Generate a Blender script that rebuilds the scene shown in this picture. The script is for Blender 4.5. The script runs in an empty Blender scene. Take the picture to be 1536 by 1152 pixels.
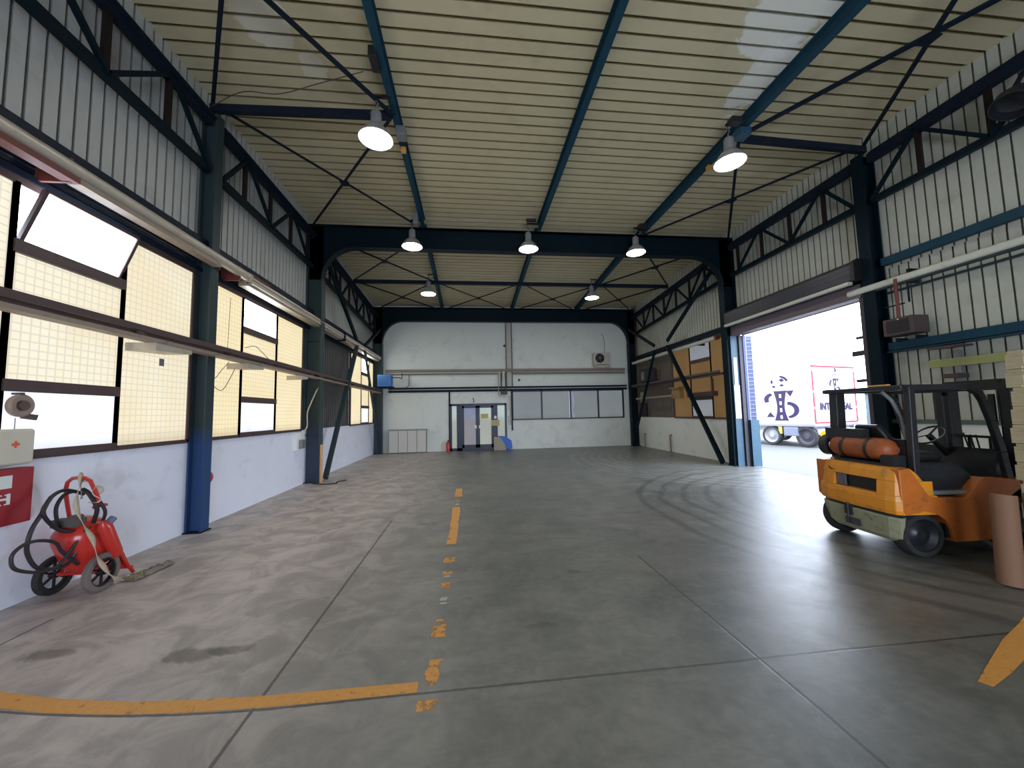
import bpy, bmesh, math, random
from mathutils import Vector, Matrix
random.seed(7)
S = bpy.context.scene
COL = S.collection
PI = math.pi

# ------------------------------------------------------------------ render settings
S.view_settings.view_transform = 'Standard'
S.view_settings.look = 'None'
S.view_settings.gamma = 1.0
S.view_settings.use_curve_mapping = False
S.view_settings.exposure = 0.38
try:
    S.cycles.max_bounces = 8
    S.cycles.diffuse_bounces = 5
    S.cycles.glossy_bounces = 3
    S.cycles.transmission_bounces = 4
    S.cycles.sample_clamp_indirect = 6
    S.cycles.use_denoising = True
except Exception:
    pass

# ------------------------------------------------------------------ camera
F, PIT, YAW, ROL, CH = 560.0, .0768, .112, -.0215, 1.65
def ray(px, py):
    a, b = (px-768)/F, (py-576)/F
    c, s = math.cos(-ROL), math.sin(-ROL); a, b = c*a-s*b, s*a+c*b
    c, s = math.cos(PIT), math.sin(PIT); yr = c+s*b; z = s-c*b
    c, s = math.cos(-YAW), math.sin(-YAW); x = c*a-s*yr; y = s*a+c*yr
    return Vector((x, y, z))
r0 = ray(768, 576); rx = ray(768+F, 576)-r0; ry = r0-ray(768, 576+F)
cam = bpy.data.cameras.new('camera'); camo = bpy.data.objects.new('camera', cam); COL.objects.link(camo)
cam.sensor_fit = 'HORIZONTAL'; cam.sensor_width = 36; cam.lens = 36*F/1536; cam.clip_end = 300; cam.clip_start = .05
M = Matrix((( rx.x, ry.x, -r0.x, 0), (rx.y, ry.y, -r0.y, 0), (rx.z, ry.z, -r0.z, CH), (0, 0, 0, 1)))
camo.matrix_world = M
S.camera = camo

# ------------------------------------------------------------------ materials
def newmat(n):
    m = bpy.data.materials.new(n); m.use_nodes = True
    nt = m.node_tree; nt.nodes.clear()
    out = nt.nodes.new('ShaderNodeOutputMaterial')
    return m, nt, out
def N(nt, t, **kw):
    n = nt.nodes.new(t)
    for k, v in kw.items(): setattr(n, k, v)
    return n
def mmath(nt, op, a, b=None, c=None):
    n = nt.nodes.new('ShaderNodeMath'); n.operation = op
    for i, v in enumerate((a, b, c)):
        if v is None: continue
        if isinstance(v, (int, float)): n.inputs[i].default_value = v
        else: nt.links.new(v, n.inputs[i])
    return n.outputs[0]
def mixc(nt, fac, a, b, bt='MIX'):
    n = nt.nodes.new('ShaderNodeMix'); n.data_type = 'RGBA'; n.blend_type = bt
    for i, v in ((0, fac), (6, a), (7, b)):
        if isinstance(v, (int, float)): n.inputs[i].default_value = v
        elif isinstance(v, tuple): n.inputs[i].default_value = (*v, 1) if len(v) == 3 else v
        else: nt.links.new(v, n.inputs[i])
    return n.outputs[2]
def noise(nt, vec, sc, det=4, rough=.55, dist=0):
    n = nt.nodes.new('ShaderNodeTexNoise'); n.inputs['Scale'].default_value = sc
    n.inputs['Detail'].default_value = det; n.inputs['Roughness'].default_value = rough; n.inputs['Distortion'].default_value = dist
    if vec is not None: nt.links.new(vec, n.inputs['Vector'])
    return n.outputs['Fac']
def ramp(nt, f, lo, hi):
    n = nt.nodes.new('ShaderNodeMapRange'); n.interpolation_type = 'SMOOTHSTEP'
    n.inputs[1].default_value = lo; n.inputs[2].default_value = hi
    nt.links.new(f, n.inputs[0]); return n.outputs[0]
def pos(nt):
    g = nt.nodes.new('ShaderNodeNewGeometry'); return g.outputs['Position']
def mapping(nt, vec, sc):
    n = nt.nodes.new('ShaderNodeMapping'); n.inputs['Scale'].default_value = sc
    nt.links.new(vec, n.inputs['Vector']); return n.outputs[0]
def pmat(name, col, rough=.5, metal=0.0, var=.12, scale=3.0, dirt=None, dirt_amt=.35, bump=0.0, spec=.5, bscale=60, coat=0):
    m, nt, out = newmat(name)
    p = N(nt, 'ShaderNodeBsdfPrincipled')
    tc = N(nt, 'ShaderNodeTexCoord')
    v = tc.outputs['Object']
    n1 = noise(nt, v, scale, 5)
    dark = tuple(c*(1-var) for c in col); lite = tuple(min(1, c*(1+var)) for c in col)
    c = mixc(nt, n1, dark, lite)
    if dirt is not None:
        n2 = ramp(nt, noise(nt, v, scale*2.3, 6, .65, .6), .52, .75)
        n2 = mmath(nt, 'MULTIPLY', n2, dirt_amt)
        c = mixc(nt, n2, c, dirt)
    nt.links.new(c, p.inputs['Base Color'])
    r = mmath(nt, 'MULTIPLY_ADD', n1, .16, rough-.08)
    nt.links.new(r, p.inputs['Roughness'])
    p.inputs['Metallic'].default_value = metal
    p.inputs['Specular IOR Level'].default_value = spec
    if coat: p.inputs['Coat Weight'].default_value = coat
    if bump:
        b = N(nt, 'ShaderNodeBump'); b.inputs['Strength'].default_value = bump; b.inputs['Distance'].default_value = .01
        nt.links.new(noise(nt, v, bscale, 4), b.inputs['Height']); nt.links.new(b.outputs[0], p.inputs['Normal'])
    nt.links.new(p.outputs[0], out.inputs[0])
    return m
def emat(name, col, st):
    m, nt, out = newmat(name)
    e = N(nt, 'ShaderNodeEmission'); e.inputs[0].default_value = (*col, 1); e.inputs[1].default_value = st
    nt.links.new(e.outputs[0], out.inputs[0]); return m

STEEL = pmat('blue_painted_steel', (.003, .012, .019), .42, 0, .3, 5, (.02, .02, .025), .5, spec=.12)
STEELD = pmat('dark_steel', (.009, .016, .030), .5, 0, .3, 5, (.05, .03, .02), .4, spec=.12)
STEELL = pmat('worn_light_blue_steel', (.022, .08, .135), .45, 0, .3, 6, (.02, .03, .05), .6)
STEELG = pmat('grey_green_steel', (.035, .055, .06), .45, 0, .25, 4, (.03, .04, .05), .5, spec=.2)
GIRT = pmat('blue_girt_paint', (.014, .055, .088), .45, 0, .2, 4, (.02, .03, .04), .4, spec=.12)
BROWN = pmat('brown_window_frame', (.075, .045, .045), .5, 0, .3, 6, (.12, .05, .04), .6)
DECK = pmat('beige_deck_sheet', (.50, .455, .34), .42, 0, .06, .8, (.30, .27, .19), .4, spec=.4)
def deck_mat():
    m, nt, out = newmat('beige_deck_sheet_stained'); P = pos(nt); p = N(nt, 'ShaderNodeBsdfPrincipled')
    sep = N(nt, 'ShaderNodeSeparateXYZ'); nt.links.new(P, sep.inputs[0]); X, Y = sep.outputs[0], sep.outputs[1]
    n1 = noise(nt, P, .8, 5); n2 = noise(nt, P, 1.7, 5, .65, .5)
    c = mixc(nt, n1, (.55, .485, .30), (.63, .565, .37))
    c = mixc(nt, mmath(nt, 'MULTIPLY', ramp(nt, n2, .5, .75), .4), c, (.40, .35, .24))
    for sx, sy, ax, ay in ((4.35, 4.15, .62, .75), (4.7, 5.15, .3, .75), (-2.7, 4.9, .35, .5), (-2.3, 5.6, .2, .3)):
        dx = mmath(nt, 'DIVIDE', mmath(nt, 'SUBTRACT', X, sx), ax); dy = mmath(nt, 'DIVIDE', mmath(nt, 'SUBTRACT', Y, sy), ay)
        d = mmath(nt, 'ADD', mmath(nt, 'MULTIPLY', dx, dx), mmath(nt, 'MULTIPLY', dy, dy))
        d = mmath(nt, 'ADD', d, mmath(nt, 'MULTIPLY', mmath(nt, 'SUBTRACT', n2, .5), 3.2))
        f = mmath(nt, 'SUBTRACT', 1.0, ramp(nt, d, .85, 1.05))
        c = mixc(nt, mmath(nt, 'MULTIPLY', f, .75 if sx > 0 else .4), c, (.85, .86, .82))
    nt.links.new(c, p.inputs['Base Color']); p.inputs['Roughness'].default_value = .4
    nt.links.new(p.outputs[0], out.inputs[0]); return m
DECK = deck_mat()
CLAD = pmat('pale_wall_sheet', (.50, .50, .48), .45, 0, .06, 1.0, (.28, .27, .22), .4, spec=.4)
CLADG = pmat('green_beige_wall_sheet', (.50, .51, .44), .45, 0, .06, 1.0, (.28, .27, .20), .4, spec=.4)
DARKCL = pmat('dark_grey_sheet', (.085, .080, .082), .55, 0, .15, 2, (.04, .035, .03), .5)
BROWNCL = pmat('brown_grey_sheet', (.17, .14, .11), .55, 0, .15, 2, (.08, .06, .05), .5)
PLAST = pmat('white_wall_paint', (.82, .85, .98), .6, 0, .05, 1.2, (.48, .48, .52), .35, .15)
PLASTC = pmat('cream_wall_paint', (.86, .87, .82), .6, 0, .05, 1.2, (.42, .42, .37), .3, .15)
BACKW = pmat('back_wall_paint', (.70, .74, .70), .6, 0, .06, .8, (.40, .40, .36), .35, .1)
LIGHTPIPE = pmat('pale_dusty_sheet_metal', (.52, .46, .38), .4, .2, .12, 3, (.22, .15, .10), .5)
LIGHTPIPE2 = pmat('pale_green_sheet_metal', (.62, .64, .56), .4, .1, .1, 3, (.3, .28, .22), .4)
TRUSSV = pmat('dark_brown_steel', (.020, .013, .014), .5, 0, .3, 6, (.05, .02, .02), .4, spec=.15)
RUST = pmat('red_brown_steel', (.17, .04, .03), .6, 0, .25, 6, (.06, .03, .03), .5)
TRAY = pmat('brown_grey_tray', (.30, .24, .19), .5, .2, .15, 4, (.09, .06, .05), .6)
BLACK = pmat('black_plastic', (.012, .012, .014), .45, 0, .2)
RUBBER = pmat('black_rubber', (.02, .02, .022), .75, 0, .3, 8, (.09, .085, .08), .5)
WHITE = pmat('white_paint', (.75, .76, .75), .4, 0, .04)
GREY = pmat('mid_grey_metal', (.25, .26, .27), .45, .4, .15)
ALU = pmat('brushed_aluminium', (.6, .6, .6), .35, .8, .1)
RED = pmat('red_enamel', (.55, .028, .02), .3, 0, .15, 5, (.16, .02, .02), .4, coat=.3)
REDBOX = pmat('dark_red_cabinet_paint', (.33, .022, .032), .45, 0, .12, 3, (.12, .02, .02), .5)
ORANGE = pmat('orange_forklift_paint', (.78, .29, .018), .38, 0, .14, 4, (.30, .20, .07), .8)
ORANGED = pmat('rubbed_shaded_orange', (.56, .15, .02), .42, 0, .18, 5, (.16, .07, .035), .75)  # rubbed orange, with the shade of the forklift's side put into the colour
CWGREY = pmat('scuffed_grey_green_paint', (.30, .30, .19), .55, 0, .2, 5, (.07, .07, .05), .8)
GASC = pmat('rusty_orange_gas_cylinder', (.34, .085, .02), .5, 0, .3, 6, (.06, .03, .025), .7)
FLB = pmat('forklift_black', (.014, .016, .02), .42, 0, .3, 6, (.03, .035, .05), .5)
WOOD = pmat('pale_pallet_wood', (.58, .50, .32), .7, 0, .18, 8, (.40, .30, .16), .5, .3)
CARD = pmat('brown_cardboard', (.22, .115, .065), .75, 0, .1, 4, (.22, .12, .07), .4, .1)
BLUEP = pmat('bright_blue_plastic', (.02, .12, .55), .45, 0, .1)
BLUEM = pmat('blue_heater_paint', (.03, .15, .42), .4, 0, .1)
NAVY = pmat('navy_door_frame', (.012, .022, .055), .4, 0, .2)
STRAP = pmat('beige_webbing', (.52, .43, .33), .8, 0, .2, 12, (.25, .18, .12), .5)
HOSE = pmat('black_hose_rubber', (.022, .018, .022), .5, 0, .3)
GREENW = pmat('yellow_green_plank', (.34, .36, .14), .6, 0, .15)
CREAM = pmat('cream_enamel', (.62, .58, .48), .4, 0, .08)
YPAPER = pmat('yellow_paper', (.62, .48, .18), .7, 0, .1)
BPAPER = pmat('brown_paper', (.50, .40, .22), .7, 0, .1)
BRASS = pmat('orange_beacon_and_reflection', (.72, .38, .08), .4, 0, .1)
COPPER = pmat('orange_conduit', (.62, .34, .12), .45, .1, .15)
MARKP = pmat('red_cross_print', (.80, .10, .04), .5, 0, .03)
LOGO = pmat('dark_slate_print', (.045, .032, .075), .85, 0, .1, spec=.1)
TAPE = pmat('red_reflective_tape', (.40, .03, .045), .8, 0, .1)
TRAILER = pmat('white_trailer_skin', (.62, .62, .63), .4, 0, .02)
RIM = pmat('silver_wheel_rim', (.30, .30, .32), .5, .1, .1)
DKCHAS = pmat('dark_chassis', (.05, .045, .06), .6, 0, .2)
GATEB = pmat('violet_blue_gate_paint', (.035, .05, .16), .45, 0, .2, 6)
GATEW = pmat('pale_gate_bar', (.28, .30, .38), .45, 0, .1)
LEDS = emat('lit_lamp_lens', (1.0, .985, .93), 36.0)
AMBER = emat('lit_amber_tail_lamp', (1.0, .42, .03), 1.6)

def floor_mat():
    m, nt, out = newmat('worn_concrete')
    P = pos(nt); sep = N(nt, 'ShaderNodeSeparateXYZ'); nt.links.new(P, sep.inputs[0]); X, Y = sep.outputs[0], sep.outputs[1]
    p = N(nt, 'ShaderNodeBsdfPrincipled')
    n1 = noise(nt, P, .55, 6, .6, .6); n2 = noise(nt, P, 2.6, 6, .65, .8); n3 = noise(nt, P, 14, 5, .6)
    n4 = noise(nt, mapping(nt, P, (1, 2.2, 1)), 1.7, 7, .72, .5)
    c = mixc(nt, ramp(nt, n1, .3, .7), (.085, .097, .085), (.15, .145, .13))
    c = mixc(nt, mmath(nt, 'MULTIPLY', ramp(nt, n2, .38, .68), .5), c, (.24, .225, .20))
    c = mixc(nt, mmath(nt, 'MULTIPLY', ramp(nt, n4, .40, .66), .6), c, (.06, .065, .055))
    c = mixc(nt, mmath(nt, 'MULTIPLY', ramp(nt, n3, .3, .8), .22), c, (.30, .29, .27))
    # dustier towards the left wall where nothing drives
    dl = ramp(nt, mmath(nt, 'ADD', mmath(nt, 'MULTIPLY', X, -1.0), mmath(nt, 'MULTIPLY', n1, 1.2)), .2, 3.0)
    c = mixc(nt, mmath(nt, 'MULTIPLY', dl, .95), c, mixc(nt, ramp(nt, n2, .35, .65), (.33, .29, .27), (.56, .49, .45)))
    # tyre arcs swept from the gateway into the hall
    def arcs(cx, cy, r1, r2, k, amt, col):
        nonlocal c
        dx = mmath(nt, 'SUBTRACT', X, cx); dy = mmath(nt, 'SUBTRACT', Y, cy)
        d = mmath(nt, 'SQRT', mmath(nt, 'ADD', mmath(nt, 'MULTIPLY', dx, dx), mmath(nt, 'MULTIPLY', dy, dy)))
        d = mmath(nt, 'ADD', d, mmath(nt, 'MULTIPLY', n1, .5))
        w = mmath(nt, 'SINE', mmath(nt, 'MULTIPLY', d, k))
        w = ramp(nt, mmath(nt, 'ADD', w, mmath(nt, 'MULTIPLY', n2, 1.3)), .9, 1.7)
        w = mmath(nt, 'MULTIPLY', w, ramp(nt, d, r1, r1+.4))
        w = mmath(nt, 'MULTIPLY', w, mmath(nt, 'SUBTRACT', 1.0, ramp(nt, d, r2-.5, r2)))
        c = mixc(nt, mmath(nt, 'MULTIPLY', w, amt), c, col)
    arcs(7.4, 5.4, 1.6, 5.2, 15.0, .65, (.05, .055, .06))
    arcs(9.2, 11.8, 2.5, 6.4, 19.0, .4, (.28, .29, .27))
    # oil stains
    for (sx, sy, r) in ((-1.95, 3.0, .16), (-1.75, 3.02, .12), (-3.0, 3.15, .14), (1.05, 3.9, .07), (.5, 3.0, .05), (-.7, 5.9, .1)):
        dx = mmath(nt, 'MULTIPLY', mmath(nt, 'SUBTRACT', X, sx), .8); dy = mmath(nt, 'MULTIPLY', mmath(nt, 'SUBTRACT', Y, sy), 1.9)
        d = mmath(nt, 'SQRT', mmath(nt, 'ADD', mmath(nt, 'MULTIPLY', dx, dx), mmath(nt, 'MULTIPLY', dy, dy)))
        d = mmath(nt, 'ADD', d, mmath(nt, 'MULTIPLY', mmath(nt, 'SUBTRACT', n2, .5), .35))
        f = mmath(nt, 'SUBTRACT', 1.0, ramp(nt, d, r*.6, r*1.3))
        c = mixc(nt, mmath(nt, 'MULTIPLY', f, .6), c, (.05, .045, .04))
    # sawn joints
    def line(coord, at, w, cond=None):
        j = mmath(nt, 'ABSOLUTE', mmath(nt, 'SUBTRACT', coord, at))
        j = mmath(nt, 'ADD', j, mmath(nt, 'MULTIPLY', mmath(nt, 'SUBTRACT', n3, .5), .012))
        f = mmath(nt, 'SUBTRACT', 1.0, ramp(nt, j, w*.5, w))
        if cond is not None: f = mmath(nt, 'MULTIPLY', f, cond)
        return f
    jf = line(X, -1.25, .014, mmath(nt, 'LESS_THAN', Y, 6.2))
    jf = mmath(nt, 'MAXIMUM', jf, line(X, 1.87, .014, mmath(nt, 'LESS_THAN', Y, 4.2)))
    jf = mmath(nt, 'MAXIMUM', jf, line(X, 4.04, .012, mmath(nt, 'GREATER_THAN', Y, 4.2)))
    xo = mmath(nt, 'MAXIMUM', mmath(nt, 'SUBTRACT', -1.0, X), 0.0)
    Yc = mmath(nt, 'SUBTRACT', Y, mmath(nt, 'MULTIPLY', mmath(nt, 'MULTIPLY', xo, xo), .068))
    jf = mmath(nt, 'MAXIMUM', jf, line(Yc, 2.40, .012))
    jf = mmath(nt, 'MAXIMUM', jf, line(X, -3.52, .012, mmath(nt, 'LESS_THAN', Y, 3.7)))
    c = mixc(nt, mmath(nt, 'MULTIPLY', jf, .85), c, (.03, .028, .025))
    nt.links.new(c, p.inputs['Base Color'])
    rr = mmath(nt, 'ADD', mmath(nt, 'MULTIPLY', n2, .18), .32)
    rr = mmath(nt, 'ADD', rr, mmath(nt, 'MULTIPLY', dl, .16))
    nt.links.new(rr, p.inputs['Roughness'])
    p.inputs['Specular IOR Level'].default_value = 1.0
    b = N(nt, 'ShaderNodeBump'); b.inputs['Strength'].default_value = .16; b.inputs['Distance'].default_value = .01
    h = mmath(nt, 'ADD', mmath(nt, 'ADD', mmath(nt, 'MULTIPLY', n2, .6), mmath(nt, 'MULTIPLY', n3, .35)), mmath(nt, 'MULTIPLY', jf, -.8))
    nt.links.new(h, b.inputs['Height']); nt.links.new(b.outputs[0], p.inputs['Normal'])
    nt.links.new(p.outputs[0], out.inputs[0]); return m
FLOOR = floor_mat()

def yellow_mat(name, wear):
    m, nt, out = newmat(name)
    P = pos(nt); p = N(nt, 'ShaderNodeBsdfPrincipled'); p.inputs['Roughness'].default_value = .5
    n = noise(nt, P, 9, 6, .7); n2 = noise(nt, P, 30, 4)
    c = mixc(nt, n2, (.62, .26, .04), (.80, .40, .10))
    nt.links.new(c, p.inputs['Base Color'])
    t = N(nt, 'ShaderNodeBsdfTransparent'); mx = N(nt, 'ShaderNodeMixShader')
    nt.links.new(ramp(nt, n, wear-.05, wear+.08), mx.inputs[0])
    nt.links.new(t.outputs[0], mx.inputs[1]); nt.links.new(p.outputs[0], mx.inputs[2])
    nt.links.new(mx.outputs[0], out.inputs[0]); return m
YEL = yellow_mat('worn_orange_floor_paint', .34)
YELW = yellow_mat('heavily_worn_floor_paint', .45)
PALEF = pmat('pale_faded_floor_paint', (.46, .47, .43), .6, 0, .15)

def panel_mat(name, c1, c2, st, grid):
    """sun-lit wired translucent sheet: daylight comes through it"""
    m, nt, out = newmat(name)
    P = pos(nt); sep = N(nt, 'ShaderNodeSeparateXYZ'); nt.links.new(P, sep.inputs[0])
    n1 = noise(nt, P, .9, 3); n2 = noise(nt, P, 25, 3)
    c = mixc(nt, ramp(nt, n1, .3, .7), c1, c2)
    def g(co, s, w):
        f = mmath(nt, 'PINGPONG', co, s/2)
        return mmath(nt, 'SUBTRACT', 1.0, ramp(nt, f, w*.4, w))
    gr = mmath(nt, 'MAXIMUM', g(sep.outputs[1], .078, .009), g(sep.outputs[2], .078, .009))
    gr = mmath(nt, 'MULTIPLY', gr, grid)
    c = mixc(nt, gr, c, (c1[2]*.95, c1[2]*.98, c1[2]*.95))
    c = mixc(nt, mmath(nt, 'MULTIPLY', n2, .12), c, tuple(x*.8 for x in c2))
    # grime settled along the foot of the sheet
    low = mmath(nt, 'SUBTRACT', 1.0, ramp(nt, mmath(nt, 'ADD', sep.outputs[2], mmath(nt, 'MULTIPLY', n1, .25)), 1.42, 1.68))
    c = mixc(nt, mmath(nt, 'MULTIPLY', low, .45), c, (.30, .20, .10))
    e = N(nt, 'ShaderNodeEmission'); nt.links.new(c, e.inputs[0]); e.inputs[1].default_value = st
    d = N(nt, 'ShaderNodeBsdfPrincipled'); d.inputs['Base Color'].default_value = (*[x*.3 for x in c1], 1); d.inputs['Roughness'].default_value = .5
    a = N(nt, 'ShaderNodeAddShader'); nt.links.new(e.outputs[0], a.inputs[0]); nt.links.new(d.outputs[0], a.inputs[1])
    nt.links.new(a.outputs[0], out.inputs[0]); return m
PAN = panel_mat('yellowed_wired_sheet', (.93, .80, .54), (1.0, .93, .74), .68, .55)
PANM = panel_mat('yellowed_wired_sheet_far', (.90, .75, .44), (.98, .84, .55), .74, .5)
PANR = panel_mat('amber_wired_sheet', (.40, .22, .075), (.48, .28, .11), .21, .15)
GLS = panel_mat('frosted_bright_pane', (.80, .86, 1.0), (.88, .92, 1.0), .9, 0)
GLT = panel_mat('clear_overexposed_pane', (.90, .95, 1.0), (.95, .97, 1.0), 7.0, 0)
GLR = panel_mat('grey_frosted_pane', (.36, .38, .44), (.42, .44, .48), .42, 0)
GLB = panel_mat('pale_interior_glass', (.34, .39, .41), (.40, .45, .46), .30, 0)
GLD = panel_mat('door_glass', (.50, .60, .58), (.62, .72, .70), .50, 0)
GLDK = panel_mat('bluish_door_glass', (.20, .24, .36), (.34, .38, .48), .55, 0)

def yard_mat():
    m, nt, out = newmat('pale_block_paving')
    P = pos(nt); p = N(nt, 'ShaderNodeBsdfPrincipled'); p.inputs['Roughness'].default_value = .75
    br = N(nt, 'ShaderNodeTexBrick'); br.inputs['Scale'].default_value = 2.2
    mp = N(nt, 'ShaderNodeMapping'); mp.inputs['Rotation'].default_value = (0, 0, .5); nt.links.new(P, mp.inputs[0]); nt.links.new(mp.outputs[0], br.inputs['Vector'])
    br.inputs['Color1'].default_value = (.115, .115, .115, 1); br.inputs['Color2'].default_value = (.09, .092, .095, 1); br.inputs['Mortar'].default_value = (.055, .055, .06, 1)
    c = mixc(nt, mmath(nt, 'MULTIPLY', noise(nt, P, 1.2, 5), .6), br.outputs[0], (.12, .12, .115))
    nt.links.new(c, p.inputs['Base Color']); nt.links.new(p.outputs[0], out.inputs[0]); return m
YARD = yard_mat()

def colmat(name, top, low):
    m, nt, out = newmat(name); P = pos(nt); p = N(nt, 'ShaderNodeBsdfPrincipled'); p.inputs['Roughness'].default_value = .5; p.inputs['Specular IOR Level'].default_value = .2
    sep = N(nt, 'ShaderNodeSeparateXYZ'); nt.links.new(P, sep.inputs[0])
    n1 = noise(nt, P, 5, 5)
    f = ramp(nt, mmath(nt, 'ADD', sep.outputs[2], mmath(nt, 'MULTIPLY', n1, .3)), 1.35, 1.75)  # column colour goes from bluer below to grey-green above
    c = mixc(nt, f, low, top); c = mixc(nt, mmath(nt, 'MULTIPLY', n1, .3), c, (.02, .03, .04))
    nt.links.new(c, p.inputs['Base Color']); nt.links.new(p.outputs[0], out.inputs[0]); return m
STEELC = colmat('two_tone_column', (.035, .055, .06), (.03, .075, .20))
STEELC2 = colmat('grey_blue_column', (.04, .062, .062), (.05, .07, .11))
# ------------------------------------------------------------------ mesh helpers
def rotm(rx_=0, ry_=0, rz_=0):
    return (Matrix.Rotation(rz_, 4, 'Z') @ Matrix.Rotation(ry_, 4, 'Y') @ Matrix.Rotation(rx_, 4, 'X'))
class MB:
    def __init__(s): s.bm = bmesh.new()
    def box(s, x0, x1, y0, y1, z0, z1):
        v = [s.bm.verts.new(p) for p in ((x0,y0,z0),(x1,y0,z0),(x1,y1,z0),(x0,y1,z0),(x0,y0,z1),(x1,y0,z1),(x1,y1,z1),(x0,y1,z1))]
        for f in ((3,2,1,0),(4,5,6,7),(0,1,5,4),(1,2,6,5),(2,3,7,6),(3,0,4,7)): s.bm.faces.new([v[i] for i in f])
        return s
    def obox(s, c, size, mat=None):
        """box of size about centre c turned by mat"""
        hx, hy, hz = (q/2 for q in size); c = Vector(c)
        pts = [(-hx,-hy,-hz),(hx,-hy,-hz),(hx,hy,-hz),(-hx,hy,-hz),(-hx,-hy,hz),(hx,-hy,hz),(hx,hy,hz),(-hx,hy,hz)]
        v = [s.bm.verts.new(c+((mat @ Vector(p)) if mat else Vector(p))) for p in pts]
        for f in ((3,2,1,0),(4,5,6,7),(0,1,5,4),(1,2,6,5),(2,3,7,6),(3,0,4,7)): s.bm.faces.new([v[i] for i in f])
        return s
    def bar(s, p0, p1, w, h, up=(0,0,1)):
        """rectangular bar from p0 to p1, w across, h along up"""
        p0, p1 = Vector(p0), Vector(p1); d = (p1-p0).normalized(); up = Vector(up)
        if abs(d.dot(up)) > .98: up = Vector((0,1,0))
        side = d.cross(up).normalized(); u = side.cross(d).normalized()
        vs = []
        for p in (p0, p1):
            for a, b in ((-1,-1),(1,-1),(1,1),(-1,1)): vs.append(s.bm.verts.new(p+side*(a*w/2)+u*(b*h/2)))
        for f in ((3,2,1,0),(4,5,6,7),(0,1,5,4),(1,2,6,5),(2,3,7,6),(3,0,4,7)): s.bm.faces.new([vs[i] for i in f])
        return s
    def angle(s, p0, p1, w, t=.012, up=(0,0,1)):
        """L-section"""
        p0, p1 = Vector(p0), Vector(p1); d = (p1-p0).normalized(); up = Vector(up)
        if abs(d.dot(up)) > .98: up = Vector((0,1,0))
        side = d.cross(up).normalized(); u = side.cross(d).normalized()
        s.bar(p0+u*(w/2), p1+u*(w/2), t, w, up); s.bar(p0+side*(w/2), p1+side*(w/2), w, t, up); return s
    def ibeam(s, p0, p1, w, h, t=.015, up=(0,0,1)):
        p0, p1 = Vector(p0), Vector(p1); d = (p1-p0).normalized(); up = Vector(up)
        if abs(d.dot(up)) > .98: up = Vector((0,1,0))
        side = d.cross(up).normalized(); u = side.cross(d).normalized()
        s.bar(p0, p1, t, h-2*t, up)
        s.bar(p0+u*(h/2-t/2), p1+u*(h/2-t/2), w, t, up); s.bar(p0-u*(h/2-t/2), p1-u*(h/2-t/2), w, t, up); return s
    def tube(s, pts, r, seg=10, closed=False):
        pts = [Vector(p) for p in pts]; n = len(pts); rings = []
        rs = r if isinstance(r, (list, tuple)) else [r]*n
        prev = None
        for i, p in enumerate(pts):
            if closed: d = pts[(i+1) % n]-pts[i-1]
            else: d = pts[min(i+1, n-1)]-pts[max(i-1, 0)]
            d.normalize()
            if prev is None:
                a = Vector((0,0,1)) if abs(d.z) < .9 else Vector((1,0,0))
                u = d.cross(a).normalized()
            else:
                u = prev-d*prev.dot(d)
                if u.length < 1e-4: u = d.cross(Vector((0,0,1)))
                u.normalize()
            prev = u; w = d.cross(u)
            rings.append([s.bm.verts.new(p+(u*math.cos(2*PI*k/seg)+w*math.sin(2*PI*k/seg))*rs[i]) for k in range(seg)])
        m = n if closed else n-1
        for i in range(m):
            a, b = rings[i], rings[(i+1) % n]
            for k in range(seg): s.bm.faces.new((a[k], a[(k+1) % seg], b[(k+1) % seg], b[k]))
        if not closed:
            s.bm.faces.new(rings[0][::-1]); s.bm.faces.new(rings[-1])
        return s
    def cyl(s, p0, p1, r, seg=20): return s.tube([p0, p1], r, seg)
    def lathe(s, prof, c=(0,0,0), mat=None, seg=28, cap=False):
        """(r, h) profile turned about z, placed by mat and c"""
        c = Vector(c); rings = []
        for r, h in prof:
            if r < 1e-5:
                q = Vector((0,0,h)); rings.append([s.bm.verts.new(c+(mat@q if mat else q))])
            else:
                ring = []
                for k in range(seg):
                    q = Vector((r*math.cos(2*PI*k/seg), r*math.sin(2*PI*k/seg), h)); ring.append(s.bm.verts.new(c+(mat@q if mat else q)))
                rings.append(ring)
        for a, b in zip(rings, rings[1:]):
            if len(a) == 1 and len(b) == 1: continue
            for k in range(seg):
                if len(a) == 1: s.bm.faces.new((a[0], b[k], b[(k+1) % seg]))
                elif len(b) == 1: s.bm.faces.new((a[k], a[(k+1) % seg], b[0]))
                else: s.bm.faces.new((a[k], a[(k+1) % seg], b[(k+1) % seg], b[k]))
        return s
    def prism(s, poly, d0, d1, fn):
        """2-D polygon extruded: fn(a, b, d) -> xyz"""
        A = [s.bm.verts.new(fn(a, b, d0)) for a, b in poly]; B = [s.bm.verts.new(fn(a, b, d1)) for a, b in poly]
        s.bm.faces.new(A[::-1]); s.bm.faces.new(B); n = len(poly)
        for i in range(n): s.bm.faces.new((A[i], A[(i+1) % n], B[(i+1) % n], B[i]))
        return s
    def loft(s, rings, cap=True):
        R = [[s.bm.verts.new(p) for p in r] for r in rings]
        for a, b in zip(R, R[1:]):
            n = len(a)
            for k in range(n): s.bm.faces.new((a[k], a[(k+1) % n], b[(k+1) % n], b[k]))
        if cap: s.bm.faces.new(R[0][::-1]); s.bm.faces.new(R[-1])
        return s
    def strip(s, rows):
        R = [[s.bm.verts.new(p) for p in r] for r in rows]
        for a, b in zip(R, R[1:]):
            for k in range(len(a)-1): s.bm.faces.new((a[k], a[k+1], b[k+1], b[k]))
        return s
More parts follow.
